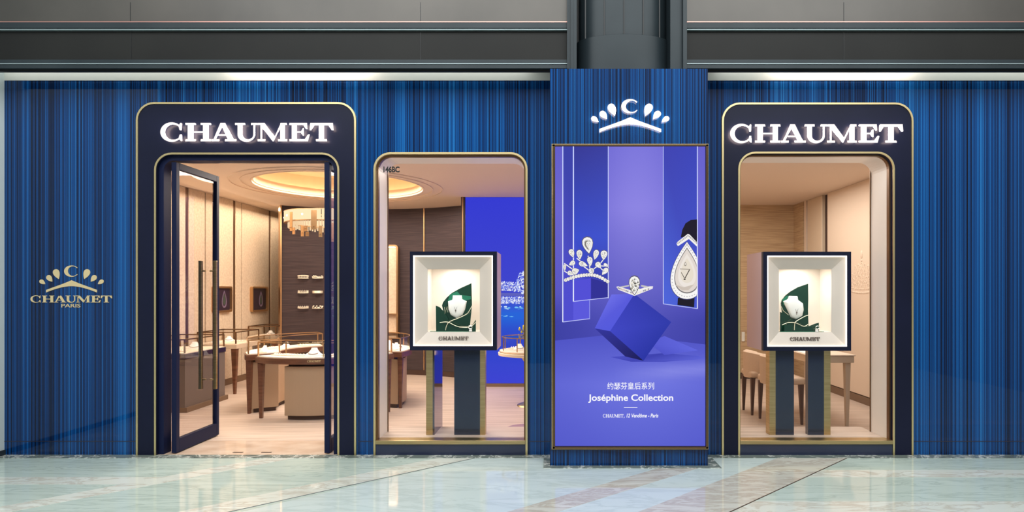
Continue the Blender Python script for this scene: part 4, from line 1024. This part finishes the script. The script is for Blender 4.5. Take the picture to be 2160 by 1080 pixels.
# tiaras on the curved wall
kinds = [('rounded gold tiara', 0), ('leafy silver tiara', 1), ('spiked pale gold tiara', 2), ('plain arched band tiara', 3), ('low crenellated gold tiara', 4), ('cluster-flower silver tiara', 5)]
i = 0
for row, py in enumerate((584, 615, 647)):
    for colm, px in enumerate((639, 670)):
        x, y = onarc(px); k = 1+y/D; z = Z(py, k); a = math.atan2(y-ccy, x-ccx)
        nm, kd = kinds[row*2+colm]
        t = thing('tiara', (0, 0, 0), '%s in the %s row on the brown curved wall' % (nm, ('top', 'middle', 'bottom')[row]), 'tiara', 'tiaras mounted on the brown wall')
        R_ = .085
        def P_(u, h, out=0): th = pi*(1+u)/2.0; return (R_*-cos(th), -R_*sin(th)*.9-out-.012, h)
        def arcp(h, n=14): return [P_(-.92+1.84*j/n, h) for j in range(n+1)]
        band = MB().tube(arcp(-.025), .007, 6)
        if kd == 3:
            for q in range(5): band.tube(arcp(-.022+.008*q), .006, 6)
        band.build('band', 'diamond', t)
        m = MB()
        for j in range(13):
            u = -.85+1.7*j/12; p = P_(u, 0)
            if kd == 0: m.tube([P_(u, -.02), P_(u, .012)], .004, 5); m.ball(P_(u, .008+.014*cos(u*1.2)), .011, (1, .6, 1), 8)
            if kd == 1: m.ball((p[0], p[1], -.012+random.uniform(-.008, .035)), .011, (1.3, .6, .8), 7); m.tube([P_(u, -.025), P_(u, .01)], .004, 4)
            if kd == 2: m.tube([P_(u, -.025), P_(u, .02+.006*(j % 2))], [.007, .003], 5)
            if kd == 4: m.tube([P_(u, -.025), P_(u, .005+.012*(j % 2))], .007, 5)
            if kd == 5: m.ball((p[0], p[1], -.01+random.uniform(-.012, .024)), .012, (1, .6, 1), 7)
        if kd != 3: m.build('ornament', 'diamond', t)
        MB().box(-.004, .004, -.08, .0, -.03, -.024).box(-R_, -R_+.006, -.02, .0, -.028, -.022).box(R_-.006, R_, -.02, 0, -.028, -.022).build('bracket', 'darkb', t)
        t.location = (x, y, z); t.rotation_euler = (0, 0, a-pi/2)
spot('tiara_spot', (-3.6, 3.6, 2.9), 14, (1, .84, .66), (-3.95, 5.1, 1.5), 42, .7, .04)

# lit wall niche on the curved wall seen through the middle window
xa, ya = onarc(770); xb, yb = onarc(843)
t = thing('lit_display_niche', (0, 0, 0), 'tall lit cream display niche with brass edge on the dark wall behind the middle window', 'wall niche')
wN = math.hypot(xb-xa, yb-ya); zb0, zb1 = .745, 2.32
f = arch(-wN/2, wN/2, zb0, zb1, .06); fi = arch(-wN/2+.03, wN/2-.03, zb0, zb1-.03, .04)
mb = MB()
for j in range(len(f)-1): mb.prism([f[j], f[j+1], fi[j+1], fi[j]], -.12, .0)
mb.build('edge', 'brass', t)
MB().box(-wN/2+.03, wN/2-.03, -.02, 0, zb0, zb1-.03).build('back_panel', M['cream'], t)
MB().box(-wN/2+.03, wN/2-.03, -.11, -.02, 1.08, 1.095).box(-wN/2+.03, wN/2-.03, -.11, -.02, zb0, zb0+.01).build('shelf', 'brass', t)
MB().box(-.05, .10, -.11, -.02, 1.46, 1.475).build('small_shelf', 'darkb', t)
MB().box(-wN/2+.05, wN/2-.05, -.10, -.04, zb1-.045, zb1-.034).build('lamp_strip', M['bulb'], t)
t.location = ((xa+xb)/2, (ya+yb)/2, 0); t.rotation_euler = (0, 0, math.atan2(yb-ya, xb-xa))

# chandelier
chx, chy, kch = -3.24, 3.3, 1.589
ch = thing('chandelier', (chx, chy, 2.35), 'ring-shaped glowing alabaster chandelier with hanging brass blades', 'chandelier')
RC = .61
for j in range(18):
    MB().arc(chx, chy, RC-.02, RC, j*20+.6, j*20+19.4, 2.475, 2.625, 4).build('shade_panel', 'alab', ch)
mb = MB()
for j in range(90): a = 2*pi*j/90; mb.tube([(chx+(RC-.06)*cos(a), chy+(RC-.06)*sin(a), 2.50), (chx+(RC-.06)*cos(a), chy+(RC-.06)*sin(a), 2.40+.008*(j % 3))], .012, 5)
mb.build('glass_rod', 'rodg', ch); ch.children[-1]['kind'] = 'stuff'
MB().arc(chx, chy, RC-.10, RC+.004, 0, 360, 2.468, 2.478, 48, True).build('ring_frame', 'brass', ch)
MB().arc(chx, chy, RC-.10, RC+.004, 0, 360, 2.622, 2.63, 48, True).build('ring_frame', 'brass', ch)
for j in range(12):
    a = radians(15+30*j); MB().ball((chx+(RC+.0)*cos(a), chy+(RC+.0)*sin(a), 2.55), .014, (1, 1, 1), 8).build('bulb', 'bulb', ch)
for pa, pt, pb in ((614, 447, 487), (619.5, 480, 494), (638, 476, 498.5), (645, 476, 488), (648, 489, 498), (662, 443, 484), (676, 476, 500), (690, 450, 495), (702, 470, 510), (716, 455, 498), (735, 470, 500), (760, 450, 492), (785, 460, 495)):
    m_ = (pa-VX)/(S*D)
    yy = None
    for st in range(1200):
        y = 2.3+st*.001; x = m_*(y+D)
        if math.hypot(x-chx, y-chy) <= RC+.03: yy = y; break
    if yy is None: continue
    k = 1+yy/D; a = math.atan2(yy-chy, x-chx); ww = .022 if pa not in (662, 690) else .036
    rr_ = RC+.028; xx, yq = chx+rr_*cos(a), chy+rr_*sin(a)
    b = MB(); b.box(-ww, ww, -.006, .006, Z(pb, k), Z(pt, k)); b.box(-.006, .006, -.03, .0, Z(pb, k)+.04, Z(pb, k)+.05)
    bmesh.ops.rotate(b.bm, verts=b.bm.verts[:], cent=(0, 0, 0), matrix=Matrix.Rotation(a+pi/2, 3, 'Z')); bmesh.ops.translate(b.bm, verts=b.bm.verts[:], vec=(xx, yq, 0))
    b.build('brass_blade', 'brass', ch)
mb = MB()
for j in range(3): a = radians(90+120*j); mb.tube([(chx+(RC-.05)*cos(a), chy+(RC-.05)*sin(a), 2.60), (chx, chy, 2.60)], .004, 5)
mb.tube([(chx, chy, 2.6), (chx, chy, 3.31)], .005, 8); mb.build('hanger', 'brass', ch)
# recess ceiling plate
struct(MB().prism([(CCX+(CR+.24)*cos(2*pi*i/96), CCY+(CR+.24)*sin(2*pi*i/96)) for i in range(96)], CZ+.34, CZ+.36, axis='z').build('ceiling_recess_top', 'cove'))

# round table and plant by the blue wall
rx, ry = -.30, 2.42
t = thing('round_counter', (rx, ry, 0), 'round pale glass-topped jewellery table on a gold pedestal in front of the blue screen wall', 'display counter')
MB().lathe(rx, ry, [(.33, .655), (.40, .665), (.405, .70), (.385, .705), (.385, .73), (.30, .732)], 48).build('table_top', 'deck', t, smooth=True)
MB().lathe(rx, ry, [(.385, .704), (.39, .708), (.39, .712), (.385, .716)], 48).build('rim', 'brass', t)
MB().lathe(rx, ry, [(.35, .735), (.35, .90)], 48).lathe(rx, ry, [(.35, .90), (.35, .904)], 48).build('glass_case', 'vit', t)
mb = MB().arc(rx, ry, .345, .357, 0, 360, .897, .908, 48, True)
for j in range(8): a = 45*j+22; mb.arc(rx, ry, .346, .356, a-1, a+1, .73, .90, 1)
mb.build('brass_frame', 'brass', t)
MB().lathe(rx, ry, [(.16, 0), (.15, .015), (.06, .05), (.035, .3), (.05, .55), (.12, .655)], 32).build('pedestal', 'gold_flat', t, smooth=True)
bust_small(rx-.12, ry-.05, .735, 1.0, .2, 'white necklace stand under glass on the round table', 'necklace stands on the round table')
tray(rx-.2, ry+.12, .735, .14, .09, .8, 'cream tray under glass on the round table', 'cream trays on the round table')
tray(rx+.05, ry-.2, .735, .14, .09, .2, 'cream tray at the front of the round table', 'cream trays on the round table')
kp = 1+(ry+.58)/D; px0 = X(1112, kp)
fy = ry+.58; px0 += .04
v = thing('flower_arrangement', (px0, fy, 0), 'yellow-green flower arrangement in a tall vase behind the round table', 'plant')
MB().lathe(px0, fy, [(.08, 0), (.05, .2), (.045, .65), (.06, .84), (.055, .84)], 20).build('vase', 'gold_flat', v, smooth=True)
mb = MB(); mf = MB()
for j in range(46):
    a = random.uniform(0, 2*pi); r = random.uniform(.02, .17); h = random.uniform(.88, 1.08)-r*.3
    tip = (px0+r*cos(a), fy+r*sin(a)*.7, h); mb.tube([(px0, fy, .82), ((px0+tip[0])/2, fy, (.82+h)/2+.03), tip], [.003, .005, .002], 5); mf.ball(tip, .014, (1, 1, 1.5), 6)
mb.build('stems', 'stemg', v); mf.build('leaves', 'leaf', v)['kind'] = 'stuff'
tag(MB().lathe(-.22, .98, [(.30, .002), (.30, .012), (.28, .014)], 40).build('round_rug', 'rug'), 'small round mauve mat on the floor at the lower right of the middle window', 'rug')

# ------------------------------------------------------------------ salon furniture
def make_chair(label):
    t = thing('upholstered_chair', (0, 0, 0), label, 'chair', 'beige upholstered chairs at the salon desk')
    # faces +x; seat
    MB().box(-.20, .22, -.20, .20, .45, .53).build('seat', 'boucle', t, bevel=.03, segs=4)
    # wrap-round back
    m = MB(); n = 20; rows = []
    for i in range(n+1):
        u = -1+2*i/n; a = u*radians(88)
        cx_, cy_ = .0-.235*cos(a)*1.0+.015, .235*sin(a)
        top = .775-.045*abs(u)**2.2; bot = .445
        ix, iy = .0-.18*cos(a)+.015, .18*sin(a)
        rows.append([m.bm.verts.new(p) for p in ((cx_, cy_, bot), (cx_*1.03, cy_*1.03, top-.02), ((cx_+ix)/2, (cy_+iy)/2, top), (ix, iy, top-.02), (ix, iy, bot))])
    for a, b in zip(rows, rows[1:]):
        for j in range(5): m.bm.faces.new([a[j], a[(j+1)%5], b[(j+1)%5], b[j]])
    m.bm.faces.new(rows[0]); m.bm.faces.new(rows[-1]); m.build('backrest', 'boucle', t, smooth=True)
    for x, y in ((-.17, -.165), (-.17, .165), (.17, -.165), (.17, .165)):
        MB().taper(x, y, 0, .45, .024, .05, dx=-.008 if x < 0 else .01).build('leg', 'chairleg', t)
    return t
c1 = make_chair('beige upholstered chair with dark tapered legs, the nearer of the two')
c1.location = (2.63, 1.43, 0)
copy_tree(c1, (2.60, 1.95, 0), 0.0, 'beige upholstered chair with dark tapered legs, the farther one at the left window edge')
t = thing('salon_desk', (3.08, 1.7, 0), 'cream lacquered desk with slim tapered legs behind the right display stand', 'desk')
MB().box(2.82, 3.345, 1.12, 2.30, .785, .80).build('desk_top', 'creamp', t, bevel=.006)
MB().box(2.83, 3.335, 1.13, 2.29, .71, .785).build('apron', 'creaml', t, bevel=.006)
for x, y in ((2.87, 1.19), (3.28, 1.19), (2.87, 2.24), (3.28, 2.24)): MB().taper(x, y, 0, .71, .030, .060).build('leg', 'creaml', t)
tag(MB().box(2.84, 3.1, 1.2, 1.7, .80, .806).build('desk_pad', 'bust'), 'white writing pad lying on the cream salon desk', 'desk pad')
k = KR-.003; tag(MB().box(X(1564.5, k), X(1571, k), YR-.02, YR, Z(720, k), Z(700, k)).build('switch_plate', 'white', bevel=.003), 'small white switch plate on the woven back wall of the salon', 'switch')
# embossed crown relief on the right wall
t = thing('wall_relief', (XR, 2.5, 1.45), 'cream embossed crown relief on the right salon wall', 'wall relief')
yc = 2.56
m = MB()
for j in range(-11, 12):
    y = yc+j*.036; m.ball((XR, y, 1.475+.045*(j/11.)**2), .016, (.5, 1, 1), 8); m.ball((XR, y, 1.525+.045*(j/11.)**2), .013, (.5, 1, 1), 8)
m.build('band', 'creamp', t)
m = MB()
for rr_, cnt, hz in ((0, 9, 1.60), (1, 8, 1.68), (2, 7, 1.76), (3, 5, 1.84)):
    for j in range(cnt):
        y = yc+(j-(cnt-1)/2)*.085; z = hz-.02*abs(j-(cnt-1)/2)
        for q in pear(y, z, .055, .075, 0, 12)[::1]: m.ball((XR, q[0], q[1]), .010, (.6, 1, 1), 6)
m.ball((XR, yc, 1.99), .035, (.4, 1, 1.6), 10).ball((XR, yc, 1.91), .02, (.5, 1, 1), 8)
m.build('ornament', 'creamp', t)
